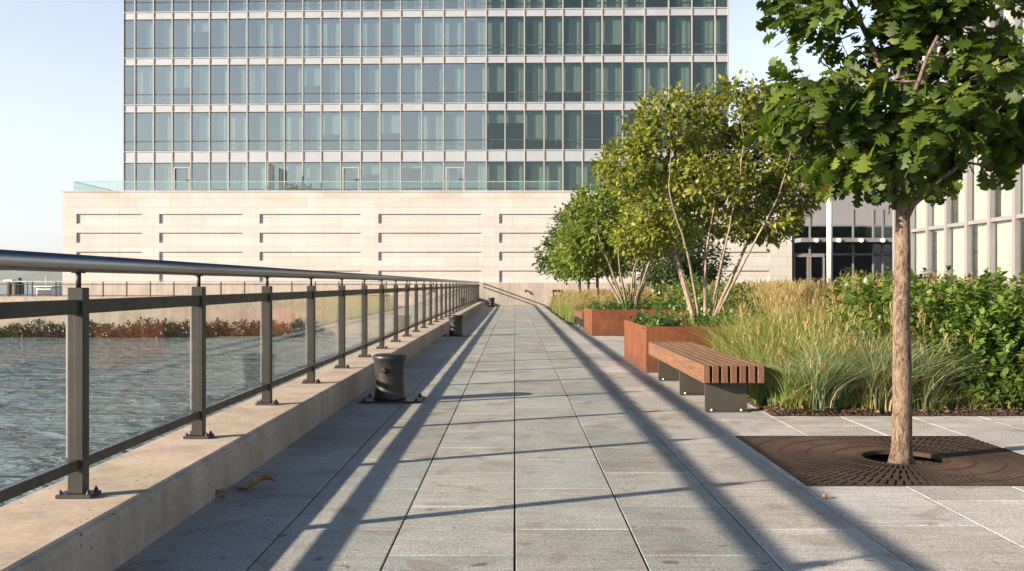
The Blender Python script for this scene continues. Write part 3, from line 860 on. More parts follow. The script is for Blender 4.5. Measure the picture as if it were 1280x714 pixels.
t_tip = [(.30, .22, .10, 3), (.36, .27, .14, 2), (.22, .19, .07, 2)]
def clumps(centres, per, h, lean, width, foot, tip, rng, rad=.16, plume=0, seg=5, wind=(.18, .05), hvar=.35):
    Vs, Fs, Cs = [], [], []; o = 0
    for (x, y, z, sc) in centres:
        n = max(10, int(per*sc))
        rr = rad*sc*np.sqrt(rng.uniform(0, 1, n)); a = rng.uniform(0, 6.283, n)
        P = np.stack([x+rr*np.cos(a), y+rr*np.sin(a), np.full(n, z)], 1)
        H = h*sc*rng.uniform(1-hvar, 1.08, n)
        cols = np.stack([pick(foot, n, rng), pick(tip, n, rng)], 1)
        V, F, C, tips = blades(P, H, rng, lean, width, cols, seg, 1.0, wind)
        Vs.append(V); Fs.append(F+o); Cs.append(C); o += len(V)
        if plume:
            k = int(n*plume)
            rr = rad*.8*sc*np.sqrt(rng.uniform(0, 1, k)); a = rng.uniform(0, 6.283, k)
            P = np.stack([x+rr*np.cos(a), y+rr*np.sin(a), np.full(k, z)], 1)
            H = h*sc*rng.uniform(1.0, 1.3, k)
            cols = np.stack([pick(g_foot, k, rng), pick(t_tip, k, rng)], 1)
            V, F, C, tips = blades(P, H, rng, lean*.55, width*.55, cols, seg, .8, wind, .5)
            Vs.append(V); Fs.append(F+o); Cs.append(C); o += len(V)
            # seed heads: short fine bristles along the last hand's breadth
            m = 7; T = np.repeat(tips, m, axis=0); T = T + np.stack([rng.normal(0, .008, len(T)), rng.normal(0, .008, len(T)), -rng.uniform(0, .16*h*sc, len(T))], 1)
            cols = np.stack([pick(t_tip, len(T), rng), pick(t_tip, len(T), rng)], 1)
            V, F, C, _ = blades(T, np.full(len(T), .075*h), rng, .6, width*.9, cols, 2, .5, wind, .3)
            Vs.append(V); Fs.append(F+o); Cs.append(C); o += len(V)
    return np.vstack(Vs), np.vstack(Fs), np.vstack(Cs)
def grass_thing(name, centres, label, seed, kw, kind=None):
    rng = np.random.default_rng(seed)
    V, F, C = clumps(centres, rng=rng, **kw)
    o = np_mesh(name, V, F, C, MAT['grass'])
    tag(o, label, 'grass', None, kind)
    return o
rg = random.Random(9)
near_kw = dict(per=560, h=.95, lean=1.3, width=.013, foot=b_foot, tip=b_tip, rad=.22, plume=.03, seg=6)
grass_thing('grass_clump', [(2.98, 9.40, .04, .80), (3.14, 9.46, .04, .66), (2.82, 9.48, .04, .55)], 'blue-green fountain of grass at the bed corner between bench and grate', 71, near_kw)
grass_thing('grass_clump', [(3.60, 9.42, .04, .95)], 'arching grass clump with straw at its foot just left of the oak trunk', 72, dict(near_kw, foot=[(.10, .12, .05, 3), (.30, .21, .09, 1.5)], tip=b_tip, per=520))
grass_thing('grass_clump', [(4.02, 9.42, .04, .80)], 'dark arching grass clump between the oak trunk and the hedge', 73, dict(near_kw, per=300, lean=1.2))
cs = []
for i in range(11):
    for j in range(9):
        x = 2.72 + i*.34 + rg.uniform(-.12, .12); y = 9.75 + j*.42 + rg.uniform(-.14, .14)
        if x > 3.95 + .16*j: continue
        if x < 2.8 + max(0, (y-12.8))*.2: continue
        if y > 13.45 and x < 4.8: continue
        sc = .80 + .22*min(1, (y-10.1)/2.2) + .12*min(1, max(0, x-2.8)/1.2) + rg.uniform(-.06, .08)
        cs.append((x, y, .06, sc))
for i in range(16): cs.append((2.62+rg.uniform(-.04, .1)+(.28 if i > 10 else 0), 9.6+i*.22, .04, rg.uniform(.5, .72)))
for i in range(12): cs.append((2.75+i*.13, 9.38+rg.uniform(0, .15), .04, rg.uniform(.42, .62)))
for i in range(20): cs.append((2.66+i*.115, 9.33+rg.uniform(0, .1), .03, rg.uniform(.22, .34)))
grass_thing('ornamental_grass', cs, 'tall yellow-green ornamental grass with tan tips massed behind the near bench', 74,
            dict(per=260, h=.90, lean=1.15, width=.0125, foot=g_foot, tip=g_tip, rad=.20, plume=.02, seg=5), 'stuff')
cs = []
for i in range(60):
    x = rg.uniform(5.0, 8.5); y = rg.uniform(13.2, 17.5)
    cs.append((x, y, .06, rg.uniform(.9, 1.15)))
for i in range(70):
    x = rg.uniform(4.9, 8.0); y = rg.uniform(17.0, 23.0); cs.append((x, y, .06, rg.uniform(.85, 1.1)))
grass_thing('feather_grass', cs, 'tan feathery grass between and behind the two steel planters', 75,
            dict(per=170, h=1.0, lean=.7, width=.012, foot=g_foot, tip=t_tip, rad=.26, plume=.22, seg=4), 'stuff')
cs = []
for i in range(150):
    y = rg.uniform(30.4, 49); x = rg.uniform(1.85, 5.2) ; cs.append((x, y, .05, rg.uniform(.7, 1.05)))
for i in range(24):
    y = 30.5+i*.75; cs.append((1.86+rg.uniform(-.05, .1), y, .03, rg.uniform(.55, .8)))
grass_thing('meadow_grass', cs, 'low yellow-green grass beside the far end of the path near the cream wall', 76,
            dict(per=100, h=.80, lean=.6, width=.016, foot=g_foot, tip=g_tip+[(.30, .23, .11, 2)], rad=.28, plume=.25, seg=4), 'stuff')
cs = []
for i in range(110):
    y = rg.uniform(23, 48); x = rg.uniform(5.5, 13.5); cs.append((x, y, .05, rg.uniform(.85, 1.2)))
grass_thing('prairie_grass', cs, 'tan topped grass spread before the cream wall and the dark entrance', 77,
            dict(per=90, h=.95, lean=.6, width=.02, foot=g_foot, tip=t_tip, rad=.35, plume=.3, seg=4), 'stuff')

rng_ = np.random.default_rng(77); n_ = 1500
P_ = np.stack([rng_.uniform(2.5, 5.6, n_), 9.2+np.abs(rng_.normal(0, .22, n_)), rng_.uniform(.03, .07, n_)], 1)
side = rng_.uniform(0, 1, n_) < .25; P_[side, 0] = 2.5+np.abs(rng_.normal(0, .12, side.sum())); P_[side, 1] = rng_.uniform(9.3, 13.2, side.sum())
D_ = np.stack([rng_.normal(size=n_), rng_.normal(size=n_), rng_.normal(0, .25, n_)], 1)
V_, F_, C_ = leaves(RHOMB, P_, D_, np.tile([0, 0, 1.], (n_, 1))+rng_.normal(0, .3, (n_, 3)), rng_.uniform(.03, .085, n_), rng_.uniform(.5, 1, n_), pick([(.16, .095, .05, 3), (.26, .18, .09, 1.5), (.08, .045, .028, 3)], n_, rng_))
o = np_mesh('leaf_litter', V_, F_, C_, MAT['dryleaf'], None, False); tag(o, 'dry brown leaf and bark litter along the front edge of the planting bed', 'leaf litter', None, 'stuff')
# litter on the paving
def fallen(loc, size, rot, curl, col, label, seed):
    rng = np.random.default_rng(seed); tv, tf = OAK
    v = tv.copy(); v[:, 1] -= .5
    x, y = v[:, 0]*1.15*size, v[:, 1]*size
    z = (curl*(v[:, 0]**2)*2.2 + .35*curl*np.sin(v[:, 1]*6) + .25*curl*np.abs(v[:, 1])**2*2)*size
    z = z - z.min() + .004
    z = z + np.maximum(0, x)*.5*(size > .15)
    c, s = math.cos(rot), math.sin(rot)
    V = np.stack([x*c-y*s, x*s+y*c, z], 1) + np.array(loc)
    C = np.tile(np.array(col), (len(V), 1))*rng.uniform(.8, 1.2, (len(V), 1))
    o = np_mesh('fallen_leaf', V, tf, C, MAT['dryleaf'])
    sm = o.modifiers.new('thick', 'SOLIDIFY'); sm.thickness = .0015
    return tag(o, label, 'leaf')
fallen((-1.62, 5.92, 0), .27, R(-80), .3, (.46, .29, .12), 'large curled brown oak leaf lying by the kerb', 1)
fallen((-1.76, 5.70, 0), .09, R(40), .6, (.30, .17, .07), 'small crumpled brown leaf touching the kerb', 2)
t = MB(); t.lathe((1.845, 5.67, .0), [(.0, .0), (.012, .002), (.017, .012), (.014, .024), (.004, .032)], 14)
o = t.build('acorn', MAT['dryleaf'] if False else M_plain('acorn_shell', (.26, .15, .07), .5)); tag(o, 'single small acorn on the paving in front of the grate', 'acorn')

# ------------------------------------------------------------------ podium, terrace, tower
YW = 57.0
def podium():
    x0, x1 = PX(78, YW), PX(990, YW); zt = PZ(240, YW); depth = 24
    t = thing('podium_building', ((x0+x1)/2, YW, 0), 'cream limestone podium with long recessed bands closing off the walkway', 'building')
    rows = [(PZ(279.5, YW), PZ(267.5, YW)), (PZ(303.5, YW), PZ(291, YW)), (PZ(326, YW), PZ(314.8, YW)), (PZ(353, YW), PZ(338.3, YW))]
    pxs = [(95.5, 177.5), (199, 303.5), (324.5, 451), (473, 602), (624, 752), (774, 850), (872, 962)]
    cols = [(PX(a, YW), PX(b, YW)) for a, b in pxs]
    zb = PZ(353.5, YW)
    # face built as a grid of quads round the slots
    xs = sorted({x0, x1} | {c for ab in cols for c in ab}); zs = sorted({zb, zt} | {c for ab in rows for c in ab})
    rec = .085
    b = MB()
    for i in range(len(xs)-1):
        for j in range(len(zs)-1):
            a, c = xs[i], xs[i+1]; lo, hi = zs[j], zs[j+1]
            slot = any(abs(a-p) < 1e-6 for p, q in cols) and any(abs(lo-p) < 1e-6 for p, q in rows)
            if not slot:
                b.add([(a, YW, lo), (c, YW, lo), (c, YW, hi), (a, YW, hi)], [(0, 1, 2, 3)])
            else:
                y1 = YW+rec
                b.add([(a, y1, hi), (c, y1, hi), (c, y1, lo), (a, y1, lo), (a, YW, hi), (c, YW, hi), (c, YW, lo), (a, YW, lo)],
                      [(3, 2, 1, 0), (0, 1, 5, 4), (3, 7, 6, 2), (0, 4, 7, 3), (1, 2, 6, 5)])
    b.add([(x0, YW, zb), (x0, YW, zt), (x0, YW+depth, zt), (x0, YW+depth, zb)], [(0, 1, 2, 3)])
    b.add([(x1, YW, zb), (x1, YW+depth, zb), (x1, YW+depth, zt), (x1, YW, zt)], [(0, 1, 2, 3)])
    b.build('wall', MAT['stone'], t)
    b = MB(); b.box(x0-.03, x1+.03, YW-.04, YW+depth, zt, zt+.08); b.build('coping', MAT['stone'], t)
    b = MB(); b.box(x0, x1, YW+.006, YW+depth, -.3, zb-.003); b.build('base', MAT['base'], t)
    return x0, x1, zt+.08, t
x0p, x1p, zt, POD = podium()
tag_l = thing('wall_spout', (PX(657, YW), YW, PZ(363, YW)), 'tiny brown spout sticking out of the cream wall base', 'spout')
b = MB(); p = Vector((PX(657, YW), YW, PZ(363, YW))); b.tube([p+Vector((0, .004, 0)), p+Vector((0, -.12, 0)), p+Vector((0, -.17, -.12))], .05, 10); b.build('pipe', MAT['grate'], tag_l)

def terrace_guard():
    y = YW+.25; h = PZ(227, y)
    t = thing('terrace_guard', (x0p+.7, y, zt), 'frameless glass guard along the top edge of the cream podium', 'guard rail')
    xl = PX(92, y); xr = PX(700, y); n = 14
    for i in range(n):
        a = xl+(xr-xl)*i/n+.01; c = xl+(xr-xl)*(i+1)/n-.01
        b = MB(); b.box(a, c, y-.008, y+.008, zt, h-.02); b.build('glass_panel', MAT['terrglass'], t)
    b = MB(); b.box(xl, xr, y-.02, y+.02, h-.02, h+.02); b.box(xl-.02, xl+.02, y+.022, y+20, h-.02, h+.02); b.build('top_rail', MAT['frame'], t)
    b = MB(); b.box(xl-.008, xl+.008, y+.03, y+19.9, zt, h-.022); b.build('glass_panel', MAT['terrglass'], t)
terrace_guard()

MULL_L = [155, 169.2, 192.5, 215.8, 239.1, 262.4, 285.8, 309.3, 332.8, 355.8, 378.8, 401.6, 426, 451, 475.3, 501, 527.3, 554.3, 580.8, 607.8]
MULL_R = [607.8, 631.3, 655.5, 680, 703.5, 727.8, 752.5, 778, 805.6, 835.6, 864.6, 893.6, 910]
def facY(px): return 60.0 - .72*(px-155)/453 if px < 608 else 59.28 - .28*(px-608)/302
def tower():
    t = thing('glass_tower', (PX(530, 60), 61, zt), 'tall glass apartment tower with pale floor bands rising above the cream podium', 'building')
    rows = [(zt+.02, 8.90), (9.63, 12.07), (12.58, 15.03), (15.51, 17.92), (18.40, 20.85)]
    bands = [(8.90, 9.63), (12.07, 12.58), (15.03, 15.51), (17.92, 18.40), (20.85, 21.9)]
    pts = [(PX(p, facY(p)), facY(p)) for p in MULL_L] + [(PX(p, facY(p)), facY(p)) for p in MULL_R[1:]]
    nL = len(MULL_L)-1
    rng = np.random.default_rng(12)
    # spandrels: one slab of cladding per floor, with panel joints at the mullions
    for lo, hi in bands:
        b = MB()
        for i in range(len(pts)-1):
            (xa, ya), (xb, yb) = pts[i], pts[i+1]
            g = .012; ux = Vector((xb-xa, yb-ya)).normalized()
            A = (xa+ux.x*g, ya+ux.y*g); B = (xb-ux.x*g, yb-ux.y*g)
            for (z0, z1, out) in ((lo+.06, hi-.06, .05), (hi-.058, hi, .09), (lo, lo+.058, .07)):
                b.add([(A[0], A[1]-out, z0), (B[0], B[1]-out, z0), (B[0], B[1]-out, z1), (A[0], A[1]-out, z1), (A[0], A[1]+.1, z0), (B[0], B[1]+.1, z0), (B[0], B[1]+.1, z1), (A[0], A[1]+.1, z1)],
                      [(0, 1, 2, 3), (3, 2, 6, 7), (4, 5, 1, 0), (0, 3, 7, 4), (1, 5, 6, 2)])
        b.build('spandrel', MAT['spandrel'], t)
    b = MB()
    for i, (x, y) in enumerate(pts):
        w = .036
        b.box(x-w, x+w, y-.10, y+.10, zt, 21.9)
    b.build('mullions', MAT['frame'], t)
    # rooms
    b = MB()
    xa, xb = pts[0][0]+.05, pts[-1][0]-.05
    for lo, hi in bands: b.box(xa, xb, 60.35, 67, lo+.05, hi-.05)
    b.box(xa, xb, 67, 67.2, zt, 21.8); b.box(xa-.02, xa, 60.1, 67, zt, 21.8); b.box(xb, xb+.02, 59.2, 67, zt, 21.8)
    xm = pts[nL][0]
    for k in range(9):
        xx = xa+(xb-xa)*(k+.5)/9; b.box(xx-.06, xx+.06, 62.2, 67, zt, 21.8)
    b.build('interior', MAT['room'], t)
    b = MB(); b.box(xa-.3, xb+.3, 59.5, 75, 21.9, 22.3); b.build('roof', MAT['spandrel'], t)
    rest = {'A': MB(), 'B': MB(), 'f': MB(), 'c': MB()}
    for r, (lo, hi) in enumerate(rows):
        for i in range(len(pts)-1):
            (xa, ya), (xb, yb) = pts[i], pts[i+1]
            d = Vector((xb-xa, yb-ya, 0)); L = d.length; u = d/L
            left = i < nL
            def P(s, off, z): return (xa+u.x*s, ya+u.y*s+off, z)
            gl = MB(); tw = rng.normal(0, .004)       # panes never sit perfectly flat
            tz = rng.normal(0, .004)
            zt_ = lo+.62 if r else None
            parts = [(lo, zt_-.03), (zt_+.03, hi)] if r else [(lo, hi)]
            for a, c in parts:
                gl.add([P(.05, -tw, a), P(L-.05, tw, a), P(L-.05, tw+tz, c), P(.05, -tw+tz, c)], [(0, 1, 2, 3)])
            fr = MB()
            if r:
                q = [P(.046, -.05, zt_-.03), P(L-.046, -.05, zt_-.03), P(L-.046, -.05, zt_+.03), P(.046, -.05, zt_+.03), P(.046, .05, zt_-.03), P(L-.046, .05, zt_-.03), P(L-.046, .05, zt_+.03), P(.046, .05, zt_+.03)]
                fr.add(q, [(0, 1, 2, 3), (3, 2, 6, 7), (4, 5, 1, 0)])
            for a, c in ((hi-.05, hi-.002), (lo+.002, lo+.05)):
                q = [P(.046, -.03, a), P(L-.046, -.03, a), P(L-.046, -.03, c), P(.046, -.03, c), P(.046, .05, a), P(L-.046, .05, a), P(L-.046, .05, c), P(.046, .05, c)]
                fr.add(q, [(0, 1, 2, 3), (3, 2, 6, 7), (4, 5, 1, 0)])
            for s0, s1 in ((.037, .0465), (L-.0465, L-.037)):
                q = [P(s0, -.03, lo+.002), P(s1, -.03, lo+.002), P(s1, -.03, hi-.002), P(s0, -.03, hi-.002), P(s0, .05, lo+.002), P(s1, .05, lo+.002), P(s1, .05, hi-.002), P(s0, .05, hi-.002)]
                fr.add(q, [(0, 1, 2, 3), (4, 0, 3, 7), (1, 5, 6, 2)])
            cu = MB()
            def drape(s0, s1, z0, z1, off=.28, amp=.014):
                n = max(2, int((s1-s0)/.045)); vs = []; ph = rng.uniform(0, 6)
                for k in range(n+1):
                    s = s0+(s1-s0)*k/n
                    o = off+amp*math.sin(s*17+ph)+amp*.7*math.sin(s*7+ph*2)
                    vs += [P(s, o, z0), P(s, o, z1)]
                cu.add(vs, [(2*k, 2*k+2, 2*k+3, 2*k+1) for k in range(n)], True)
            def shade(z0, z1): cu.add([P(.06, .2, z0), P(L-.06, .2, z0), P(L-.06, .2, z1), P(.06, .2, z1)], [(0, 1, 2, 3)])
            k = rng.uniform()
            if left:
                if k < .50: drape(L*rng.uniform(.35, .7), L-.06, lo+.05, hi-.03)
                elif k < .78: drape(.08, L-.06, lo+.05, hi-.03)
                elif k < .9: shade(hi-(hi-lo)*rng.uniform(.15, .6), hi-.03)
                else: drape(L*.8, L-.06, lo+.05, hi-.03)
            else:
                c = i-nL
                if r == 1 and c in (0, 1): shade(hi-.75, hi-.03)
                elif r == 1 and c in (5, 6, 7): drape(L*.62, L-.06, lo+.05, hi-.03) if c == 6 else shade(hi-.2, hi-.03)
                elif k < .62: drape(L*rng.uniform(.3, .5), L-.06, lo+.05, hi-.03)
                elif k < .85: drape(.08, L-.06, lo+.05, hi-.03)
                else: shade(lo+rng.uniform(.5, .8), hi-.03)
            if 1 <= r <= 3:
                w = fr.build('window', MAT['gasket'], t)
                gl.build('pane', MAT['glassA' if left else 'glassB'], w)
                cu.build('curtain', MAT['curtain'], w)
            else:
                for key, mb in (('A' if left else 'B', gl), ('f', fr), ('c', cu)):
                    rest[key].add(mb.v, mb.f, key == 'c')
    m = MB()
    for mi, key in enumerate(('A', 'B', 'f', 'c')):
        m.cur = mi; m.add(rest[key].v, rest[key].f, key == 'c')
    w = m.build('window_rows', [MAT['glassA'], MAT['glassB'], MAT['gasket'], MAT['curtain']], t); w['kind'] = 'stuff'
    # terrace doors in the lowest row
    for a, c in ((217, 237.5), (428, 449.5), (557, 580)):
        y = facY(a)-.10; xa, xb = PX(a, y), PX(c, y); hi = PZ(209, y)
        b = MB(); b.box(xa, xa+.09, y-.05, y+.04, zt, hi); b.box(xb-.09, xb, y-.05, y+.04, zt, hi); b.box(xa+.09, xb-.09, y-.05, y+.04, hi-.09, hi); b.box(xa+.09, xb-.09, y-.05, y+.04, zt, zt+.15)
        d = b.build('terrace_door', MAT['frame'], t)
        b = MB(); b.box(xb-.30, xb-.12, y-.10, y-.06, zt+.9, zt+.96); b.build('door_handle', MAT['gasket'], d)
tower()
# terrace screens and a planted tub
t = thing('privacy_screen', (PX(345, 59), 58.6, zt), 'glazed privacy screen standing out from the tower on the terrace', 'screen')
xs_ = PX(342, 59.0)
for i, (ya, yb, h0) in enumerate(((57.6, 58.3, 1.75), (58.35, 59.1, 1.75))):
    b = MB(); b.box(xs_-.03, xs_+.03, ya, yb, zt+h0-.05, zt+h0); b.box(xs_-.03, xs_+.03, ya, ya+.05, zt, zt+h0-.05); b.box(xs_-.03, xs_+.03, yb-.05, yb, zt, zt+h0-.05); b.build('frame', MAT['frame'], t)
    b = MB(); b.box(xs_-.012, xs_+.012, ya+.05, yb-.05, zt+.02, zt+h0-.052); b.build('frosted_panel', M_plain('frosted_glass_%d' % i, (.55, .62, .56), .3), t)
shrub('terrace_shrub', [(PX(372, 58.2)-.35, 58.2, zt+.25, .5, .4, .42), (PX(372, 58.2)+.5, 58.2, zt+.2, .6, .4, .4)], 160, 7, .10, [(.17, .16, .07, 1), (.12, .13, .06, 1)], 'low grey-green shrub on the podium terrace beside the screen', 'shrub', 81, zbase=zt)

# ------------------------------------------------------------------ far quay with its own railing
b = MB(); b.box(-90, -2.39, 53.6, 58.9, -4, .55); 
o = b.build('quay', MAT['quay']); o['kind'] = 'structure'
shrub('shoreline_plants', [(-31+i*1.05+random.uniform(-.3, .3), 53.1+random.uniform(-.25, .2), -1.35+random.uniform(-.1, .15), .8, .6, .62+random.uniform(-.1, .15)) for i in range(19)], 1500, 8, .15,
      [(.010, .024, .008, 3), (.016, .030, .010, 2), (.024, .036, .013, 1)], 'dark green plants growing along the foot of the far quay at the water', 'shoreline plants', 91, 'stuff', None, .7, RHOMB, 1.2, False, -1.85)
def far_railing(y, x0, x1, step, label):
    t = thing('quay_railing', ((x0+x1)/2, y, .55), label, 'railing')
    b = MB(); b.box(x0, x1, y-.03, y+.03, 1.40, 1.45); b.build('handrail', MAT['steel_light'], t)
    b = MB(); b.box(x0, x1, y-.02, y+.02, 1.235, 1.275); b.build('mid_rail', MAT['steel'], t)
    b = MB(); b.box(x0, x1, y-.02, y+.02, .60, .64); b.build('bottom_rail', MAT['steel'], t)
    n = int((x1-x0)/step)+1; pr = None
    for i in range(n):
        if pr is None:
            b = MB(); b.box(x0-.03, x0+.03, y-.031, y+.031, .551, 1.399); pr = b.build('post', MAT['steel'], t)
        else:
            c = pr.copy(); COL.objects.link(c); c.parent = t; c.location = (i*step, 0, 0)
far_railing(53.9, -46.0, -2.6, 1.335, 'thin dark railing along the front edge of the far quay before the cream wall')
far_railing(58.6, -60.0, -27.8, 2.0, 'thin dark railing on the back edge of the far quay beside the open harbour')

# harbour things seen past the quay
t = thing('mooring_dolphin', (PX(19, 76), 76, -1.7), 'dark cluster of timber mooring piles with a pale cap beyond the quay', 'mooring piles')
cx = PX(19, 76)
for k in range(7):
    a = k*2*math.pi/6; r = 0 if k == 6 else .5
    b = MB(); b.tube([(cx+r*math.cos(a)*1.15, 76+r*math.sin(a)*1.15, -3), (cx+r*math.cos(a), 76+r*math.sin(a), 1.3+.06*(k % 3))], .2, 10); b.build('pile', MAT['timber'], t)
b = MB(); b.box(cx-.75, cx-.05, 75.6, 76.4, 1.42, 1.62, .03); b.build('cap', MAT['hullw'], t)
b = MB(); b.tube([(cx+.35, 76, 1.3), (cx+.35, 76, 1.75)], .16, 10); b.build('lamp', MAT['iron'], t)
t = thing('work_boat', (PX(62, 95), 95, -1.7), 'small pale boat with a low cabin moored beyond the quay', 'boat')
cx = PX(62, 95); b = MB()
prof = [(-1, .0), (-.9, .55), (-.2, .7), (.5, .62), (1, 0)]
vs = []; n = len(prof)
for z, s in ((-1.9, .75), (-.9, 1.0)):
    for u, w in prof: vs.append((cx+w*1.3*s, 95+u*3.2*s, z))
    for u, w in reversed(prof[1:-1]): vs.append((cx-w*1.3*s, 95+u*3.2*s, z))
k = len(vs)//2
b.add(vs, [(i, (i+1) % k, k+(i+1) % k, k+i) for i in range(k)] + [tuple(range(k, 2*k))]); b.build('hull', MAT['hulld'], t)
b = MB(); b.box(cx-.75, cx+.75, 93.8, 96.2, -.9, .95, .08); cb = b.build('cabin', MAT['hullw'], t)
b = MB(); b.box(cx-.6, cx+.6, 93.74, 93.79, .1, .7); b.build('window', MAT['gasket'], cb)
b = MB(); b.box(cx-.95, cx+.95, 93.6, 96.4, .953, 1.06, .03); b.build('cabin_roof', MAT['hullw'], t)
b = MB(); b.tube([(cx-.4, 95, 1.06), (cx-.4, 95, 2.0)], .04, 6); b.build('mast', MAT['hullw'], t)

def hills():
    rng = np.random.default_rng(4); nx = 160; V = []; F = []
    for j, (y, k) in enumerate(((2600, 0), (2750, .75), (3000, 1.0), (3400, .6))):
        for i in range(nx):
            x = -2600 + i*3200/(nx-1)
            h = 42 + 10*math.sin(i*.11+1) + 5*math.sin(i*.31) + 2.5*rng.normal()
            V.append((x, y, -2.0 + h*k))
    for j in range(3):
        for i in range(nx-1):
            a = j*nx+i; F.append((a, a+1, a+nx+1, a+nx))
    m, nt, out = new_mat('wooded_hill'); v = coords(nt)
    principled(nt, out, ramp(nt, noise(nt, v, .02, 6), [(.3, (.025, .045, .02)), (.7, (.07, .09, .04))]), 1.0, spec=.1)
    o = np_mesh('hills', np.array(V), np.array(F), None, m); o['kind'] = 'structure'
hills()
def haze():
    m, nt, out = new_mat('sea_haze')
    v = nt.nodes.new('ShaderNodeVolumePrincipled'); v.inputs['Color'].default_value = (.78, .86, .95, 1)
    v.inputs['Density'].default_value = .00014; v.inputs['Anisotropy'].default_value = .2
    nt.links.new(v.outputs[0], out.inputs['Volume'])
    b = MB(); b.box(-3010, 3010, -310, 3610, -6, 80); o = b.build('haze', m); o['kind'] = 'stuff'
haze()

# ------------------------------------------------------------------ litter bin
t = thing('litter_bin', (PX(696.5, 45.5), 45.5, 0), 'black square litter bin at the end of the path by the grass', 'bin')
cx = PX(697, 45.5); b = MB(); b.box(cx-.23, cx+.23, 45.27, 45.73, .01, .74, .02); b.build('body', MAT['iron'], t)
b = MB()
for sx in (-1, 1):
    for sy in (-1, 1): b.box(cx+sx*.2-.02, cx+sx*.2+.02, 45.5+sy*.2-.02, 45.5+sy*.2+.02, .742, .88)
b.build('hood_posts', MAT['iron'], t)
b = MB(); b.box(cx-.25, cx+.25, 45.25, 45.75, .88, 1.0, .02); b.build('hood', MAT['iron'], t)

# ------------------------------------------------------------------ glass building on the right and the entrance behind
def side_building():
    XB = 15.0; ye = 37.4; n = 14; step = 1.5; H = 14.5
    t = thing('glass_side_building', (XB, ye-n*step/2, 0), 'pale glass building with thick grey vertical mullions behind the hedge and oak', 'building')
    levels = [(.15, 3.22), (3.34, 6.5), (6.62, 9.8), (9.92, 14.2)]
    pr = None; rng = random.Random(6)
    for k in range(n+1):
        y = ye-k*step
        if pr is None:
            b = MB(); b.box(XB-.13, XB+.05, y-.09, y+.09, 0, H); pr = b.build('mullion', MAT['fin'], t)
        else:
            c = pr.copy(); COL.objects.link(c); c.parent = t; c.location = (0, -k*step, 0)
    for z in (.06, 3.28, 6.56, 9.86, 14.35):
        b = MB()
        for k in range(n):
            y = ye-k*step; b.box(XB-.10, XB+.06, y-step+.092, y-.092, z-.06, z+.06)
        b.build('transom', MAT['fin'], t)
    for k in range(n):
        y1 = ye-k*step-.1; y0 = ye-(k+1)*step+.1
        for (lo, hi) in levels:
            b = MB(); b.box(XB+.0, XB+.02, y0, y1, lo+.002, hi-.002); w = b.build('window', MAT['glassC'], t)
            b = MB(); b.box(XB+.10, XB+.115, y0, y1 - (rng.choice((0, 0, .25, .4)) if lo > 0 else 0), lo, hi); b.build('blind', MAT['blind'], w)
    b = MB(); b.box(XB+.4, XB+14, ye-n*step-.1, ye, 0, 14.4); b.build('core', MAT['room'], t)
    b = MB(); b.box(XB-.4, XB+14.2, ye-n*step-.2, ye+.12, H, H+.5); b.box(XB+.051, XB+14, ye+.0, ye+.1, 0, H); b.build('roof', MAT['fin'], t)
side_building()
def entrance():
    Y = 57.35; xa, xb = PX(991.5, Y), 32.0
    t = thing('entrance_pavilion', ((xa+xb)/2, Y, 0), 'dark glass entrance with a thin canopy and double door right of the cream wall', 'building')
    z_can = PZ(301, Y)
    b = MB(); b.box(xa, xb, Y+6, Y+6.2, 0, 9); b.box(xa, xb, Y+.2, Y+6, z_can+.12, z_can+.3); b.box(xa, xb, Y+.3, Y+6, .0, .05); b.build('interior', MAT['room'], t)
    b = MB(); b.box(xa, xb, Y-1.6, Y+.2, z_can-.14, z_can+.10); cn = b.build('canopy', MAT['lobbyframe'], t)
    for px in (1020, 1048, 1076, 1103):
        b = MB(); x = PX(px, Y-1.6); b.tube([(x, Y-1.72, z_can-.05), (x, Y-1.6, z_can-.05)], .13, 12); b.build('canopy_light', MAT['whitepost'], cn)
    zs = [(0.05, PZ(319, Y)), (PZ(317, Y), z_can-.15), (z_can+.12, PZ(283, Y))]
    xs = [xa]
    for px in (1012, 1034, 1066, 1091, 1103, 1117): xs.append(PX(px, Y))
    while xs[-1] < xb-2: xs.append(xs[-1]+1.3)
    b = MB()
    for x in xs: b.box(x-.05, x+.05, Y-.08, Y+.08, 0, PZ(262, Y))
    for z in (PZ(318, Y), z_can+.115, PZ(282, Y)):
        for i in range(len(xs)-1): b.box(xs[i]+.052, xs[i+1]-.052, Y-.06, Y+.06, z-.05, z+.05)
    b.build('frame', MAT['lobbyframe'], t)
    b = MB(); b.box(xa, xb, Y-.04, Y+.05, PZ(281, Y)+.0, 10.0); b.build('grey_cladding', MAT['cladding'], t)
    for i in range(len(xs)-1):
        for lo, hi in zs:
            b = MB(); b.box(xs[i]+.055, xs[i+1]-.055, Y-.012, Y+.012, lo+.05, hi-.06); b.build('window', MAT['glassD'], t)
    # double door
    d0, d1 = PX(992, Y), PX(1029, Y)
    b = MB(); m_ = (d0+d1)/2
    for x in (d0, m_-.07, m_+.07, d1): b.box(x-.05, x+.05, Y-.16, Y-.09, 0, 2.9)
    b.box(d0, d1, Y-.155, Y-.095, 2.902, 3.02); d = b.build('double_door', MAT['fin'], t)
    b = MB(); b.tube([(m_-.14, Y-.22, .9), (m_-.14, Y-.22, 1.5)], .025, 8); b.tube([(m_+.14, Y-.22, .9), (m_+.14, Y-.22, 1.5)], .025, 8); b.build('door_handle', MAT['fin'], d)
entrance()
t = thing('white_pole', (PX(1037, 40), 40, 0), 'slim white pole rising from the grass in front of the dark entrance', 'pole')
cx = PX(1037, 40); b = MB(); b.tube([(cx, 40, 0), (cx, 40, 6.2)], .115, 20); b.build('shaft', MAT['whitepost'], t)
b = MB(); b.lathe((cx, 40, 0), [(.19, 0), (.19, .05), (.14, .09)], 20); b.build('base', MAT['whitepost'], t)
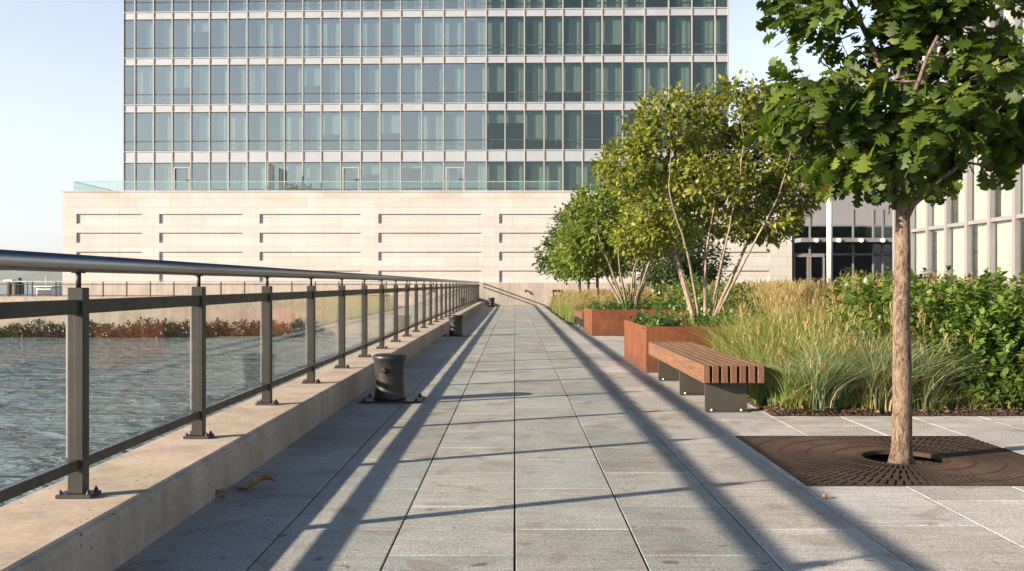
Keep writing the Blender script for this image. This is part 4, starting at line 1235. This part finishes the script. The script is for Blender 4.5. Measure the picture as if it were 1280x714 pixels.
b = MB(); b.lathe((cx, 40, 6.2), [(.14, 0), (.14, .06), (.05, .12), (0, .125)], 20); b.build('cap', MAT['whitepost'], t)

# ------------------------------------------------------------------ light, sky, camera
SUN_EL = R(18.1); hx, hy = 1.0, .44         # light travels towards +x, +y
d = Vector((hx, hy, 0)).normalized()
ldir = Vector((d.x*math.cos(SUN_EL), d.y*math.cos(SUN_EL), -math.sin(SUN_EL)))
L = bpy.data.lights.new('sun', 'SUN'); L.energy = 5.0; L.angle = R(.6); L.color = (1.0, .83, .65)
so = bpy.data.objects.new('sun', L); COL.objects.link(so); so.rotation_euler = ldir.to_track_quat('-Z', 'Y').to_euler(); so.location = (-20, -10, 20)
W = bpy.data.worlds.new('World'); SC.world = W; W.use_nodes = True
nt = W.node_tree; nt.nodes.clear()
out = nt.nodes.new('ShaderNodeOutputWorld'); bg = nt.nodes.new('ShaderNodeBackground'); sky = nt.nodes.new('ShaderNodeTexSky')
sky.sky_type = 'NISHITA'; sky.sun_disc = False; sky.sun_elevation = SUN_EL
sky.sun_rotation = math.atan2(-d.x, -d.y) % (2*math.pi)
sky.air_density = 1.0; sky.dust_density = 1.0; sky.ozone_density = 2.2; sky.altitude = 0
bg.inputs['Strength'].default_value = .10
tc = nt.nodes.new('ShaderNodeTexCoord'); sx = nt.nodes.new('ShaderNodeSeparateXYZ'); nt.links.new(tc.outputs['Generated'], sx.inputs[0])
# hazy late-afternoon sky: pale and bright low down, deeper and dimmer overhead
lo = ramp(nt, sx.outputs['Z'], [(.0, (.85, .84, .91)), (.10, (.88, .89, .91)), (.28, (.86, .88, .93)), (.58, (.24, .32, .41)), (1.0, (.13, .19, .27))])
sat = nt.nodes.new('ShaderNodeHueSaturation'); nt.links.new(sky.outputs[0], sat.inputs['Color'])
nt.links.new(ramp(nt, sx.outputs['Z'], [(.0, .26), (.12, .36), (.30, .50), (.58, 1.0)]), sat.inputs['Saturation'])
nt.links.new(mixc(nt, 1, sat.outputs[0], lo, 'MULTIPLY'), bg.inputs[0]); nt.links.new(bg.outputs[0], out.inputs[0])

cam = bpy.data.cameras.new('camera'); co = bpy.data.objects.new('camera', cam); COL.objects.link(co)
co.location = (0, 0, EYE); co.rotation_euler = (R(90), 0, 0)
cam.sensor_width = 36; cam.lens = F_PX/1280*36
cam.shift_x = -(CX-640)/1280; cam.shift_y = -(357-CY)/1280
cam.clip_start = .05; cam.clip_end = 12000
SC.camera = co
SC.view_settings.view_transform = 'Standard'; SC.view_settings.look = 'None'; SC.view_settings.gamma = 1
SC.view_settings.use_curve_mapping = False
SC.view_settings.exposure = 1.55
SC.render.resolution_x = 1024; SC.render.resolution_y = 571
cy = SC.cycles
cy.use_denoising = True
cy.max_bounces = 10; cy.transparent_max_bounces = 24; cy.diffuse_bounces = 4; cy.glossy_bounces = 4
cy.caustics_reflective = False; cy.caustics_refractive = False; cy.sample_clamp_indirect = 6
